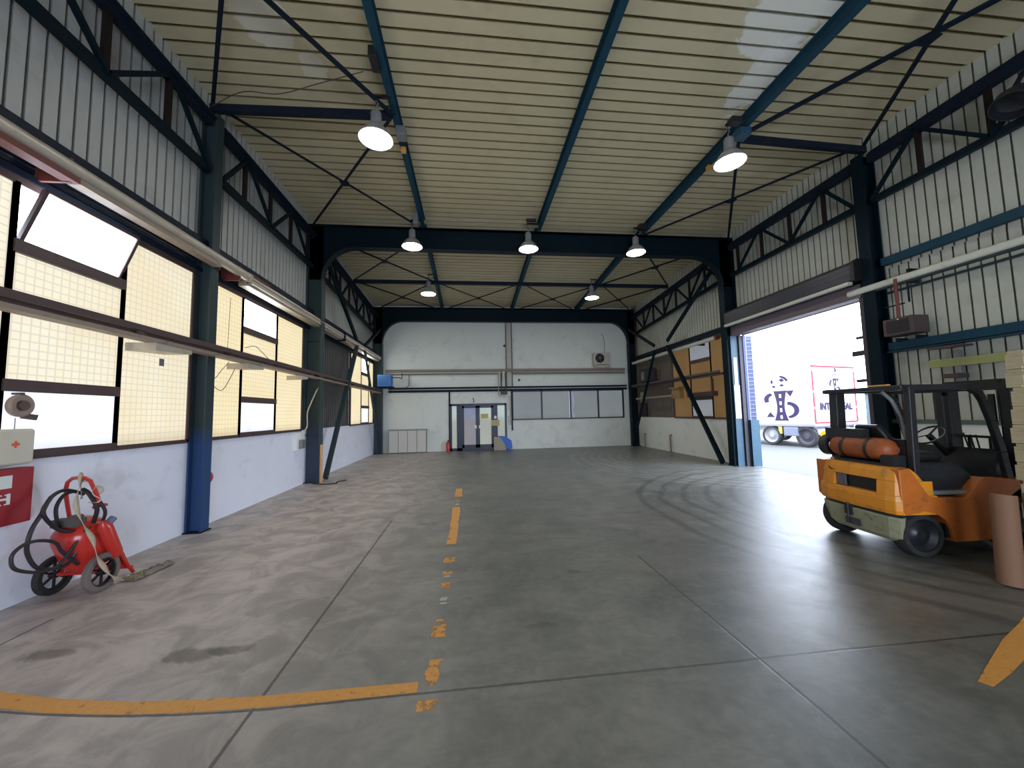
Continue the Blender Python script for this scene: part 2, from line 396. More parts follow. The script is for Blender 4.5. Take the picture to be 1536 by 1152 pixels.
    def build(s, name, m, parent=None, smooth=False, bevel=0, solid=0, offset=None):
        if offset is not None:
            for v in s.bm.verts: v.co -= Vector(offset)
        bmesh.ops.recalc_face_normals(s.bm, faces=s.bm.faces[:])
        me = bpy.data.meshes.new(name); s.bm.to_mesh(me); s.bm.free()
        me.materials.append(m)
        if smooth:
            for p in me.polygons: p.use_smooth = True
            try: me.set_sharp_from_angle(angle=math.radians(38))
            except Exception: pass
        o = bpy.data.objects.new(name, me); COL.objects.link(o)
        if parent is not None: o.parent = parent
        if solid:
            md = o.modifiers.new('solid', 'SOLIDIFY'); md.thickness = solid; md.offset = 0
        if bevel:
            md = o.modifiers.new('bevel', 'BEVEL'); md.width = bevel; md.segments = 2; md.limit_method = 'ANGLE'; md.angle_limit = math.radians(40)
        return o
def tag(o, label, cat, group=None):
    o['label'] = label; o['category'] = cat
    if group: o['group'] = group
    return o
def thing(name, label, cat, loc=(0,0,0), rz=0, group=None):
    o = bpy.data.objects.new(name, None); COL.objects.link(o); o.location = loc; o.rotation_euler = (0,0,rz)
    o.empty_display_size = .1
    return tag(o, label, cat, group)
def single(mb, name, m, label, cat, loc, group=None, **kw):
    o = mb.build(name, m, offset=loc, **kw); o.location = loc
    return tag(o, label, cat, group)
class W:
    """thing whose parts are drawn in world coordinates"""
    def __init__(s, name, label, cat, loc, group=None):
        s.loc = Vector(loc); s.o = thing(name, label, cat, loc, 0, group)
    def part(s, mb, name, m, parent=None, label=None, **kw):
        o = mb.build(name, m, parent or s.o, offset=s.loc, **kw)
        if label: o['label'] = label
        return o
def struct(mb, name, m, parent=None, **kw):
    o = mb.build(name, m, parent, **kw)
    if parent is None: o['kind'] = 'structure'
    return o
def copy_tree(o, parent=None):
    c = o.copy(); COL.objects.link(c); c.parent = parent
    for ch in list(o.children): copy_tree(ch, c)
    return c

XL, XR, YB, YF = -4.16, 7.8, 17.05, -5.0
ZD = 6.95
def zdeck(y): return ZD if y < 10.1 else ZD-.055*(y-10.1)

# ------------------------------------------------------------------ setting
struct(MB().box(XL-.25, XR+.12, YF-.2, YB+.2, -.25, 0), 'floor', FLOOR)
struct(MB().box(XR+.12, 60, -30, 70, -.3, -.02), 'ground_yard', YARD)

def corr_profile(s0, s1, pitch, groove, depth, flare):
    """list of (s, d): flat pans with narrow-mouthed dovetail ribs of depth d"""
    pts = []; s = s0
    while s < s1-1e-6:
        e = min(s+pitch, s1)
        if e-s < pitch*.6: break
        pts += [(s, 0), (e-groove, 0), (e-groove-flare, depth), (e+flare, depth), (e, 0)]
        s = e
    pts.append((s1, 0)); return pts
def wall_sheet(x, sgn, y0, y1, z0, z1, pitch=.15, ztop=None):
    mb = MB(); pr = corr_profile(y0, y1, pitch, .030 if sgn < 0 else .024, .05, .022)
    mb.strip([[(x+sgn*d, y, z0) for y, d in pr], [(x+sgn*d, y, (ztop(y) if ztop else z1)) for y, d in pr]])
    return mb
def roof_sheet(x0, x1, y0, y1):
    mb = MB(); pr = corr_profile(y0, y1, .225, .046, .095, .045)
    mb.strip([[(x0, y, zdeck(y)+d) for y, d in pr], [(x1, y, zdeck(y)+d) for y, d in pr]])
    return mb
ceil = struct(roof_sheet(XL-.1, XR+.1, YF, YB), 'ceiling', DECK)
struct(MB().box(XL-.4, XR+.4, YF-.2, YB+.2, ZD+.13, ZD+.2), 'roof_covering', GREY, ceil)

wl = struct(MB().box(XL-.2, XL, YF, YB, 0, 1.33), 'wall_left', PLAST)
struct(wall_sheet(XL-.04, -1, YF, YB, 4.0, 7.0), 'cladding_sheet', CLAD, wl)
struct(wall_sheet(XL-.04, -1, 10.2, 13.45, 1.33, 4.0, .15), 'dark_cladding_sheet', DARKCL, wl)
struct(MB().box(XL-.2, XL-.11, YF, YB, 4.0, 7.1), 'outer_skin', GREY, wl)
struct(MB().box(XL-.2, XL-.11, 10.2, 13.45, 1.33, 4.0).box(XL-.2, XL-.11, YF, 2.5, 1.33, 4.0), 'outer_skin', GREY, wl)
struct(MB().box(XL-.1, XL-.03, YF, YB, 3.93, 4.34), 'head_panel', pmat('dark_head_panel', (.07, .075, .085), .5), wl)
struct(MB().box(XL-.12, XL-.03, 13.4, 13.52, 1.33, 4.0), 'wall_post', STEELG, wl)
struct(MB().box(XL-.12, XL-.03, 6.0, 6.32, 1.33, 4.0).box(XL-.12, XL-.03, 9.72, 10.25, 1.33, 4.0).box(XL-.12, XL-.03, 16.5, YB, 1.33, 4.0), 'wall_post', STEELG, wl)

wr = struct(MB().box(XR, XR+.12, YF, 6.35, 0, 1.33).box(XR, XR+.12, 9.95, YB, 0, 1.33), 'wall_right', PLASTC)
struct(wall_sheet(XR+.04, 1, YF, 6.35, 1.33, 4.2, .155), 'cladding_sheet', CLADG, wr)
struct(wall_sheet(XR+.04, 1, YF, YB, 4.2, 7.0, .15), 'cladding_sheet', CLADG, wr)
struct(wall_sheet(XR+.04, 1, 13.6, 16.7, 1.33, 4.2, .15), 'dark_cladding_sheet', BROWNCL, wr)
struct(MB().box(XR+.1, XR+.14, YF, 6.35, 1.33, 7.1).box(XR+.1, XR+.14, 6.35, 9.95, 3.75, 7.1).box(XR+.1, XR+.14, 9.95, YB, 3.9, 7.1).box(XR+.1, XR+.14, 13.6, YB, 1.33, 3.95), 'outer_skin', GREY, wr)
struct(MB().box(XR-.03, XR+.06, YF, 6.3, 1.31, 1.38), 'sill_angle', pmat('green_sill', (.08, .14, .11), .5), wr)

wb = struct(MB().box(XL-.4, -.92, YB, YB+.2, 0, 7).box(-.92, 1.62, YB, YB+.2, 2.08, 7).box(1.62, XR, YB, YB+.2, 0, 1.33).box(1.62, 1.92, YB, YB+.2, 1.33, 7).box(1.92, XR+.4, YB, YB+.2, 2.66, 7.1).box(7.2, XR, YB, YB+.2, 1.33, 2.66), 'wall_back', BACKW)
struct(MB().box(XL-.2, XR+.2, YF-.2, YF, 3.4, 7.1).box(XL-.2, -1.0, YF-.2, YF, 0, 3.4).box(4.4, XR+.2, YF-.2, YF, 0, 3.4), 'wall_front', CLADG)  # unseen wall; its doorway is added to bring light onto the ceiling

# ------------------------------------------------------------------ windows
def window(n, label_side, x, sgn, cols, z0, zt, mats):
    """cols: list of (y0, y1, kind); frames protrude into the room by sgn"""
    root = None
    fr = MB(); y_all = [cols[0][0], cols[-1][1]]
    t = .022
    a, b = (x, x+.06*(-sgn)); xa, xb = min(a, b), max(a, b)
    fr.box(xa, xb, y_all[0]-t, y_all[1]+t, z0-.02, z0+.035).box(xa, xb, y_all[0]-t, y_all[1]+t, zt-.02, zt+.06)
    for y0, y1, k in cols:
        fr.box(xa, xb, y0-t, y0+t, z0, zt).box(xa, xb, y1-t, y1+t, z0, zt)
    root = fr.build('window_%d' % n, mats['frame']); root['kind'] = 'structure'
    xp = x-sgn*.035
    for y0, y1, k in cols:
        if k == 'tall':
            MB().box(xp-.004, xp+.004, y0+t, y1-t, z0+.03, zt-.02).build('translucent_sheet', mats['pan'], root)
        else:
            zs = [z0+.06, z0+.62, 2.82, 3.28, zt-.02]
            r = MB()
            r.box(xa-.01, xb+.01, y0, y1, z0, z0+.07).box(xa-.02, xb+.02, y0, y1, 1.94, 2.05).box(xa, xb, y0, y1, 2.78, 2.85).box(xa-.01, xb+.02, y0, y1, 3.22, 3.34)
            r.build('glazing_rail', mats['frame'], root)
            MB().box(xp-.004, xp+.004, y0+t, y1-t, z0+.07, 1.95).build('frosted_pane', mats['low'], root)
            MB().box(xp-.004, xp+.004, y0+t, y1-t, 2.05, 2.78).build('translucent_sheet', mats['pan'], root)
            MB().box(xp-.004, xp+.004, y0+t, y1-t, 2.85, 3.22).build('translucent_sheet', mats['pan'], root)
            if k == 'open':
                # hopper sash leaning into the hall at its top, hinged at its foot
                lean = .20; h = zt-.03-3.33
                s_ = MB(); y2, y3 = y0+.09, y1-.03
                def P(y, f, off=0): return (x+sgn*(.0)+(-sgn)*(-1)*0+ (x*0)+ (lean*f if x < 0 else -lean*f)+off*0, y, 3.33+h*f)
                for q0, q1 in ((P(y2, 0), P(y2, 1)), (P(y3, 0), P(y3, 1)), (P(y2, 0), P(y3, 0)), (P(y2, 1), P(y3, 1))): s_.bar(q0, q1, .035, .035)
                sa = s_.build('open_sash', mats['frame'], root)
                MB().strip([[P(y2, 0), P(y3, 0)], [P(y2, 1), P(y3, 1)]]).build('clear_pane', mats['top'], sa, solid=.006)
            else:
                MB().box(xp-.004, xp+.004, y0+t, y1-t, 3.34, zt-.02).build('clear_pane', mats['top'], root)
    return root
ML = dict(frame=BROWN, pan=PAN, low=GLS, top=GLT); ML2 = dict(frame=BROWN, pan=PANM, low=GLS, top=GLT)
MRR = dict(frame=BROWN, pan=PANR, low=GLR, top=GLR)
window(1, 'left', XL-.02, -1, [(2.58, 3.77, 'tall'), (3.77, 4.88, 'open'), (4.88, 6.0, 'tall')], 1.33, 3.88, ML)
window(2, 'left', XL-.02, -1, [(6.32, 7.24, 'tall'), (7.24, 8.46, 'shut'), (8.46, 9.72, 'tall')], 1.33, 3.88, ML2)
window(3, 'left', XL-.02, -1, [(13.5, 14.75, 'tall'), (14.75, 15.8, 'shut'), (15.8, 16.5, 'tall')], 1.33, 3.88, ML2)
window(4, 'right', XR+.02, 1, [(10.3, 11.25, 'tall'), (11.25, 12.4, 'shut'), (12.4, 13.55, 'tall')], 1.33, 3.88, MRR)
# back wall glazing
MB().box(XR+.0, XR+.14, 16.6, YB+.1, 1.33, 7.0).build('corner_panel', BROWNCL, wr)
fb = MB()
for xx in (1.92, 3.28, 4.64, 5.98, 7.2): fb.box(xx-.035, xx+.035, YB-.04, YB+.06, 1.33, 2.66)
fb.box(1.9, 7.22, YB-.04, YB+.06, 1.31, 1.36).box(1.9, 7.22, YB-.04, YB+.06, 2.6, 2.68)
w5 = fb.build('window_5', NAVY); w5['kind'] = 'structure'
for i, (a, b) in enumerate(((1.95, 3.25), (3.31, 4.6), (4.67, 5.95), (6.01, 7.17))):
    MB().box(a, b, YB+.01, YB+.02, 1.36, 2.6).build('grey_glass_pane', GLB, w5)
MB().strip([[(4.70, YB-.012, 1.38), (4.83, YB-.012, 1.38)], [(4.70, YB-.02, 1.75), (4.78, YB-.02, 1.75)], [(4.72, YB-.012, 2.05), (4.84, YB-.012, 2.05)], [(4.71, YB-.012, 2.58), (4.80, YB-.012, 2.58)]]).build('torn_film_strip', pmat('pale_violet_film', (.62, .64, .80), .5), w5, solid=.004)

# back door: two leaves between side lights
d = MB(); y0, y1 = YB-.05, YB+.08
d.box(-.92, -.83, y0, y1, 0, 2.08).box(1.55, 1.64, y0, y1, 0, 2.08).box(-.92, 1.64, y0, y1, 2.0, 2.1)
d.box(-.62, -.38, y0, y1, 0, 2.02).box(1.02, 1.22, y0, y1, 0, 2.02).box(-.92, 1.64, y0, y1, 0, .12).box(.28, .36, YB+.03, y1, 0, 2.0)
dr = d.build('door_1', NAVY); dr['kind'] = 'structure'
MB().box(-.83, -.60, YB, YB+.01, .12, 2.0).build('side_light_pane', GLD, dr)
MB().box(1.20, 1.55, YB, YB+.01, .12, 2.0).build('side_light_pane', GLD, dr)
for a, b, gm, hx in ((-.38, .315, GLDK, .22), (.325, 1.02, GLD, .42)):
    lf = MB().box(a, a+.09, YB-.03, YB+.03, .04, 2.0).box(b-.09, b, YB-.03, YB+.03, .04, 2.0).box(a, b, YB-.03, YB+.03, .04, .26).box(a, b, YB-.03, YB+.03, 1.9, 2.0).build('door_leaf', NAVY, dr)
    MB().box(a+.09, b-.09, YB-.004, YB+.004, .26, 1.9).build('door_pane', gm, lf)
    MB().box(hx-.05, hx+.05, YB-.06, YB-.03, .98, 1.12).bar((hx-.04, YB-.09, 1.05), (hx+.04, YB-.09, 1.05), .03, .03).build('door_handle', WHITE, lf)
# pilaster with dark edges, door-side strip, ledge beams on the back wall
struct(MB().box(1.68, 1.92, YB-.03, YB, 2.84, 6.0), 'trim_1', pmat('pilaster_paint', (.50, .50, .46), .6))
single(MB().box(1.645, 1.69, YB-.06, YB-.005, 2.84, 5.85).box(1.91, 1.955, YB-.06, YB-.005, 2.84, 5.85), 'wall_channel', pmat('brown_channel', (.10, .09, .075), .5), 'pair of thin dark vertical channels on the white back wall above the doors', 'channel', (1.8, YB-.03, 2.84))
struct(MB().box(-.97, -.90, YB-.04, YB, 0, 2.66).box(1.86, 1.92, YB-.05, YB, .85, 2.66), 'trim_2', STEELD)
struct(MB().box(-3.6, 7.4, YB-.07, YB, 2.64, 2.74).box(-3.6, 7.4, YB-.07, YB, 2.78, 2.86), 'trim_3', STEELD)

# ------------------------------------------------------------------ portal frames
def portal(yc, zb, zt, label, w=.24, half=None):
    T = W('portal_frame', label, 'steel frame', (1.8, yc, 0))
    t = .014
    zc = 5.25 if zb > 6 else 4.8; a = .85
    # columns as I-sections, flanges facing the room
    for sx, x_out in ((-1, XL-.02), (1, XR+.02)):
        xi = x_out-sx*.36
        mb = MB()
        mb.box(min(x_out, xi), max(x_out, xi), yc-t, yc+t, 0, zt)
        for xf in (x_out, xi):
            mb.box(xf-t*1.2, xf+t*1.2, yc-w/2, yc+w/2, 0, zt if xf == x_out else zc)
        for zz in (1.2, 3.6):
            mb.box(min(x_out, xi), max(x_out, xi), yc-w/2+.01, yc+w/2-.01, zz, zz+.015)
        mb.box(min(x_out, xi)-.03, max(x_out, xi)+.03, yc-w/2-.04, yc+w/2+.04, 0, .02)
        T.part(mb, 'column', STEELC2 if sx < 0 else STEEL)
        # curved haunch: web plate and flange strip
        hb = MB(); arc = []
        for k in range(13):
            th = PI/2*k/12
            arc.append((xi-sx*(a-a*math.cos(th)), zc+(zb-zc)*math.sin(th)))
        web = [(x_out, zc)]+arc+[(arc[-1][0], zt), (x_out, zt)]
        hb.prism(web, yc-t, yc+t, lambda p, q, dd: (p, dd, q))
        hb.loft([[(p, yc-w/2, q), (p, yc+w/2, q), (p-sx*.02*math.cos(PI/2*k/12)*-1, yc+w/2, q+.022*math.sin(PI/2*k/12)), (p-sx*.02*math.cos(PI/2*k/12)*-1, yc-w/2, q+.022*math.sin(PI/2*k/12))] for k, (p, q) in enumerate(arc)])
        T.part(hb, 'curved_haunch', STEEL)
    bm_ = MB().ibeam((XL+.36+a-.03, yc, (zb+zt)/2), (XR-.36-a+.03, yc, (zb+zt)/2), w, zt-zb, .022)
    bm_.box(XL, XR, yc-w/2, yc+w/2, zt-.022, zt)
    T.part(bm_, 'rafter', STEEL)
    return T
portal(10.1, 6.12, 6.72, 'dark blue steel portal frame with rounded corners across the middle of the hall')
portal(16.78, 5.80, 6.42, 'dark blue portal frame standing right before the white back wall')

# intermediate columns
def column(x, y, w, dep, label, m, m2=None):
    T = W('steel_column', label, 'column', (x, y, 0))
    sx = -1 if x < 0 else 1
    xi = x-sx*dep
    mb = MB().box(min(x, xi), max(x, xi), y-.008, y+.008, 0, 6.5)
    for xf in (x, xi): mb.box(xf-.012, xf+.012, y-w/2, y+w/2, 0, 6.5)
    T.part(mb, 'shaft', m)
    T.part(MB().box(min(x, xi)-.03, max(x, xi)+.03, y-w/2-.03, y+w/2+.03, 0, .015), 'base_plate', STEELD)
    return T
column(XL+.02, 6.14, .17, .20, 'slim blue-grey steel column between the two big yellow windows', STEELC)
column(XR-.0, 6.15, .22, .24, 'dark blue steel column at the near side of the open gateway', STEEL)

# ------------------------------------------------------------------ eaves trusses
def truss(x, y0, y1, nodes_b, nodes_t, label, zb=5.53, zt=6.36, slope=0):
    T = W('eaves_truss', label, 'truss', (x, y0, zb), 'lattice trusses under the eaves')
    def dz(y): return (zdeck(y)-ZD)*slope
    top = MB().angle((x, y0, zt+dz(y0)), (x, y1, zt+dz(y1)), .13, .02)
    top.bar((x, y0, zt+dz(y0)), (x, y1, zt+dz(y1)), .12, .17)
    T.part(top, 'top_chord', STEELD)
    T.part(MB().bar((x, y0, zb+dz(y0)), (x, y1, zb+dz(y1)), .09, .11), 'bottom_chord', STEEL)
    allp = sorted([(y, 0) for y in nodes_b]+[(y, 1) for y in nodes_t])
    for y, k in allp:
        if y0+.1 < y < y1-.1: T.part(MB().bar((x, y, zb+dz(y)), (x, y, zt+dz(y)), .05, .075, (0,1,0)), 'vertical', TRUSSV)
    for (ya, ka), (yb, kb) in zip(allp, allp[1:]):
        if ka == kb: continue
        ya = max(ya, y0); yb = min(yb, y1)
        p = [(x+(.04 if x < 0 else -.04), ya, (zt if ka else zb)+dz(ya)), (x+(.04 if x < 0 else -.04), yb, (zt if kb else zb)+dz(yb))]
        T.part(MB().bar(p[0], p[1], .05, .06), 'diagonal', STEEL)
    return T
def nodes(y0, y1, bot_start):
    b = []; t = []; k = 0; y = bot_start
    while y <= y1+.01:
        (b if k % 2 == 0 else t).append(y); y += .87; k += 1
    return b, t
xlT, xrT = XL+.14, XR-.14
for x, side in ((xlT, 'left'), (xrT, 'right')):
    o = 0 if side == 'left' else .0
    b, t = nodes(.88, 6.1, .88+o); truss(x, .5, 6.0, b, t, 'blue lattice truss high on the %s wall in the front bay' % side)
    b, t = nodes(6.1, 10.0, 6.1+o); truss(x, 6.3, 9.9, b, t, 'blue lattice truss high on the %s wall between slim column and middle frame' % side)
    b, t = nodes(10.1, 16.7, 10.25+o); truss(x, 10.25, 16.65, b, t, 'blue lattice truss high on the %s wall in the rear bay' % side, slope=1)

# ------------------------------------------------------------------ purlins
for nm, x in (('left', -1.21), ('middle', 1.97), ('right', 5.02)):
    for bay, ya, yb_, m in (('front', YF+.1, 9.98, GIRT), ('rear', 10.22, YB, GIRT)):
        h = .22; mb = MB()
        mb.ibeam((x, ya, zdeck(ya)-h/2-.005), (x, yb_, zdeck(yb_)-h/2-.005), .11, h, .014)
        single(mb, 'roof_purlin', m, 'blue roof beam running lengthwise, %s one of the %s bay' % (nm, bay), 'roof beam', (x, ya, 6.7), 'lengthwise roof beams')
# transverse struts & cross braces
def strut(p0, p1, label):
    single(MB().bar(p0, p1, .09, .12), 'roof_strut', STEELD, label, 'strut', p0)
strut((XL+.1, 6.1, 6.6), (-1.27, 6.1, 6.68), 'dark strut from left slim column to the left roof beam')
strut((5.08, 6.1, 6.68), (XR-.1, 6.1, 6.6), 'dark strut from right gateway column to the right roof beam')
strut((XL+.1, 13.45, 6.42), (XR-.1, 13.45, 6.42), 'long thin dark strut across the whole rear bay roof')
def xbrace(xa, xb, ya, yb_, za, label, zb2=None, r=.05, r2=None):
    zb2 = za if zb2 is None else zb2
    T = W('roof_cross_brace', label, 'bracing', ((xa+xb)/2, (ya+yb_)/2, za), 'crossed angle bars under the roof')
    T.part(MB().angle((xa, ya, za), (xb, yb_, zb2), r, .008), 'diagonal_bar', STEELD)
    T.part(MB().angle((xa, yb_, zb2+.02), (xb, ya, za+.02), r2 or r, .008), 'diagonal_bar', STEELD)
    T.part(MB().box((xa+xb)/2-.09, (xa+xb)/2+.09, (ya+yb_)/2-.09, (ya+yb_)/2+.09, (za+zb2)/2-.005, (za+zb2)/2+.012), 'gusset_plate', STEELD)
xbrace(XL+.15, -1.25, 2.1, 6.1, 6.66, 'crossed bracing beside left wall, roof panel nearest the front', r=.085, r2=.05)
xbrace(XL+.15, -1.25, 6.15, 9.95, 6.66, 'crossed bracing beside left wall, just before the middle frame')
xbrace(5.07, XR-.15, 2.1, 6.1, 6.66, 'crossed bracing beside right wall, roof panel nearest the front', r=.045, r2=.085)
xbrace(5.07, XR-.15, 6.15, 9.95, 6.66, 'crossed bracing beside right wall, just before the middle frame')
xbrace(XL+.15, -1.25, 10.25, 13.4, 6.56, 'crossed bracing beside left wall, just behind the middle frame', 6.42)
xbrace(XL+.15, -1.25, 13.5, 16.6, 6.42, 'crossed bracing beside left wall, against the back frame', 6.26)
xbrace(5.07, XR-.15, 10.25, 13.4, 6.56, 'crossed bracing beside right wall, just behind the middle frame', 6.42)
xbrace(5.07, XR-.15, 13.5, 16.6, 6.42, 'crossed bracing beside right wall, against the back frame', 6.26)
xbrace(-1.15, 1.92, 13.5, 16.6, 6.42, 'crossed bracing in the rear roof, left of the middle beam', 6.26, .04)
xbrace(2.02, 4.97, 13.5, 16.6, 6.42, 'crossed bracing in the rear roof, right of the middle beam', 6.26, .04)

# K-bracing on both walls of the rear bay
for x, side, ys in ((XL+.32, 'left', 13.15), (XR-.38, 'right', 13.2)):
    for lab, p0, p1, w in (
        ('upper diagonal from middle frame corner down to rail, %s wall' % side, (x, 10.3, 5.95), (x, ys, 4.22), .10),
        ('upper diagonal from back frame down to rail, %s wall' % side, (x, 16.6, 5.45), (x, ys+1.0, 4.22), .10),
        ('lower diagonal rising from the middle frame foot along the %s wall' % side, (x+(.06 if x < 0 else -.06), 10.38, .05), (x, ys, 4.0), .13),
        ('lower diagonal rising from the back frame foot along the %s wall' % side, (x, 16.6, .05), (x, ys+1.0, 4.0), .09)):
        single(MB().bar(p0, p1, w*.7, w).bar(Vector(p0)+Vector((0, 0, w*.5)), Vector(p1)+Vector((0, 0, w*.5)), w, .012), 'diagonal_brace', STEELG if 'foot' in lab and side == 'left' else STEEL, 'dark steel '+lab, 'brace', p0)

# ------------------------------------------------------------------ wall rails / girts
def rail(name, mb, m, label, cat, loc, **kw): return single(mb, name, m, label, cat, loc, **kw)
rail('wall_girt', MB().box(XL+.01, XL+.13, YF+.1, 16.6, 4.31, 4.42), STEELD, 'long dark blue rail along left wall over the pale tubes', 'rail', (XL, 6, 4.36))
rail('window_head_rail', MB().box(XL+.0, XL+.06, YF+.1, 16.5, 3.93, 3.99).box(XL+.0, XL+.03, YF+.1, 16.5, 4.02, 4.07).box(XL, XL+.04, YF+.1, 16.5, 4.1, 4.13), STEELD, 'bundle of thin dark rails right above the left windows', 'rail', (XL, 6, 4.0))
rail('wall_girt', MB().box(XR-.12, XR-.01, YF+.1, 6.0, 4.24, 4.38), GIRT, 'upper blue rail on the right wall before the gateway', 'rail', (XR, 3, 4.3))
rail('wall_girt', MB().box(XR-.13, XR-.01, YF+.1, 6.0, 2.64, 2.78).box(XR-.17, XR-.01, YF+.1, 6.0, 2.60, 2.62), GIRT, 'lower wide blue rail on the right wall behind the forklift', 'rail', (XR, 3, 2.7))
rail('wall_girt', MB().box(XR-.12, XR-.01, 10.3, 16.6, 4.0, 4.14), STEELD, 'dark rail along the right wall of the rear bay', 'rail', (XR, 13, 4.0))
rail('conduit', MB().tube([(XR-.04, YF+.2, 3.72), (XR-.04, 6.0, 3.72)], .022, 8), STEELG, 'thin grey conduit below the pale duct on the right wall', 'pipe', (XR, 3, 3.7))

# pale tubes on the left wall
xt = -3.855
T = W('pale_tube', 'long dusty pale tube with end cap along left wall, nearest of three', 'duct', (xt, 4, 4.1))
T.part(MB().tube([(xt, 0, 4.12), (xt, 6.83, 4.12)], .076, 20), 'tube', LIGHTPIPE, smooth=True)
T.part(MB().cyl((xt, 6.83, 4.12), (xt, 6.88, 4.12), .085, 20), 'end_cap', LIGHTPIPE, smooth=True)
T.part(MB().box(xt-.05, xt+.07, 3.95, 6.05, 3.98, 4.035), 'under_tray', TRAY)
T.part(MB().box(xt-.04, xt+.075, .5, 3.95, 3.975, 4.035), 'under_tray', RUST, label='red-brown stretch of the tray')
for yy in (3.9, 6.6): T.part(MB().box(XL+.02, xt+.02, yy, yy+.03, 3.97, 4.22), 'bracket', RUST)
xt = -3.92
T = W('pale_tube', 'long flat ribbed pale casing along left wall before the middle frame', 'duct', (xt, 9, 4.05))
T.part(MB().box(xt-.11, xt+.10, 6.9, 11.75, 4.05, 4.16).box(xt-.11, xt+.06, 6.9, 11.75, 3.98, 4.05).box(xt+.02, xt+.115, 6.9, 11.75, 4.02, 4.045).box(xt-.02, xt+.12, 6.9, 11.75, 4.1, 4.115), 'casing', LIGHTPIPE)
T.part(MB().box(XL+.02, xt+.12, 6.9, 7.5, 4.16, 4.19), 'bracket', RUST)
T = W('pale_tube', 'long flat pale casing along left wall in the rear bay', 'duct', (xt, 14, 4.05))
T.part(MB().box(xt-.11, xt+.12, 11.85, 16.5, 4.05, 4.16).box(xt-.11, xt+.04, 11.85, 16.5, 3.98, 4.05), 'casing', LIGHTPIPE)
T.part(MB().box(XL+.02, xt+.14, 11.78, 11.84, 3.95, 4.2), 'bracket', STEELD)

# cable tray on the left wall
T = W('cable_tray', 'long brown cable tray across the left windows at mid height', 'cable tray', (-3.98, 6, 2.7))
T.part(MB().box(-3.83, -3.80, 1.0, 16.5, 2.70, 2.77).box(-3.93, -3.915, 1.0, 16.5, 2.68, 2.79), 'side_rail', BROWN)
T.part(MB().box(-3.93, -3.79, 1.0, 16.5, 2.60, 2.645), 'tray_pan', TRAY)
for k in range(10): T.part(MB().box(-3.92, -3.82, 1.6+k*1.6, 1.64+k*1.6, 2.64, 2.72), 'rung', BROWN)
for i, (yy, l, lb) in enumerate(((4.95, .6, 'wood-coloured bracket block under the tray at the first tall yellow sheet'), (6.85, .5, 'wood-coloured bracket block under the tray past the slim column'), (8.95, .3, 'small bracket block under the tray before the middle frame'))):
    single(MB().prism([(0, 0), (0, .1), (l, .1), (l, .04)], -4.15, -3.8, lambda p, q, dd, yy=yy: (dd, yy+p, 2.5+q)), 'bracket_block', LIGHTPIPE, lb, 'bracket', (-4.0, yy, 2.55), bevel=.004)
single(MB().box(XL+.01, XL+.02, 5.46, 5.54, 2.38, 2.48), 'paper_label', GREY, 'small grey square stuck on the tall yellow sheet below the tray', 'label', (XL+.01, 5.5, 2.43))
def cable(pts, r, m, label, loc=None, n=10, name='cable'):
    # catmull-rom through pts
    P = [Vector(p) for p in pts]; P = [P[0]*2-P[1]]+P+[P[-1]*2-P[-2]]; out = []
    for i in range(1, len(P)-2):
        for k in range(n):
            t = k/n; a, b, c, dd = P[i-1], P[i], P[i+1], P[i+2]
            out.append(.5*((2*b)+(c-a)*t+(2*a-5*b+4*c-dd)*t*t+(3*b-a-3*c+dd)*t**3))
    out.append(P[-2])
    if label is None: return out
    return single(MB().tube(out, r, 6), name, m, label, 'cable', pts[0], smooth=True)
cable([(XL+.06, 6.42, 2.2), (-4.05, 6.6, 2.12), (-4.03, 6.78, 2.35), (-4.0, 6.9, 2.6)], .006, TRAY, 'thin wire drooping from the tray beside the slim column')
cable([(XL+.05, 6.35, 2.3), (-4.07, 6.45, 2.3), (-4.03, 6.55, 2.45), (-4.0, 6.68, 2.6)], .005, TRAY, 'thinner wire curling under the tray by the column')
cable([(XL+.05, 7.3, 2.95), (-4.08, 7.55, 3.02), (-4.06, 7.75, 2.95), (-4.0, 7.95, 2.8)], .006, BROWN, 'dark wire hooked above the tray on the second window')
cable([(XL+.04, 6.86, 3.75), (XL+.04, 6.84, 3.3), (XL+.04, 6.82, 2.8)], .004, TRAY, 'thin vertical wire hanging over the first far yellow sheet')
cable([(-4.0, 10.6, 2.6), (-3.88, 10.0, 2.35), (-3.9, 9.7, 2.0), (-3.95, 9.62, 1.75), (-3.98, 9.7, 1.45), (-4.0, 9.6, 1.3)], .016, STRAP, 'pale looping cable hanging by the middle frame column')
cable([(XL+.02, 6.3, 1.28), (XL+.03, 6.45, 1.22), (XL+.03, 6.44, 1.0), (XL+.03, 6.34, .8)], .005, BROWN, 'thin wire running down to the small red bell')

# alarm bell, switch box, horn
T = W('alarm_bell', 'small red bell on the white wall behind the slim column', 'bell', (XL+.02, 6.42, .74))
Rx = Matrix.Rotation(PI/2, 3, 'Y')
T.part(MB().lathe([(0, .09), (.05, .085), (.085, .06), (.1, .02), (.1, 0), (0, 0)], (XL+.02, 6.44, .74), Rx), 'gong', RED, smooth=True)
T.part(MB().box(XL, XL+.05, 6.38, 6.5, .68, .78), 'housing', REDBOX)
T = W('switch_box', 'small grey switch box beside the left column of the middle frame', 'switch box', (XL+.02, 9.6, 1.1))
T.part(MB().box(XL, XL+.07, 9.42, 9.72, .86, 1.28), 'backplate', PLASTC)
T.part(MB().box(XL+.07, XL+.14, 9.52, 9.72, .9, 1.1), 'switch', GREY, bevel=.006)
T.part(MB().box(XL+.07, XL+.12, 9.5, 9.7, 1.13, 1.24), 'socket', WHITE, bevel=.006)
T = W('siren_horn', 'round beige horn mounted on the lower frosted pane of the left window', 'horn', (XL+.05, 3.88, 1.82))
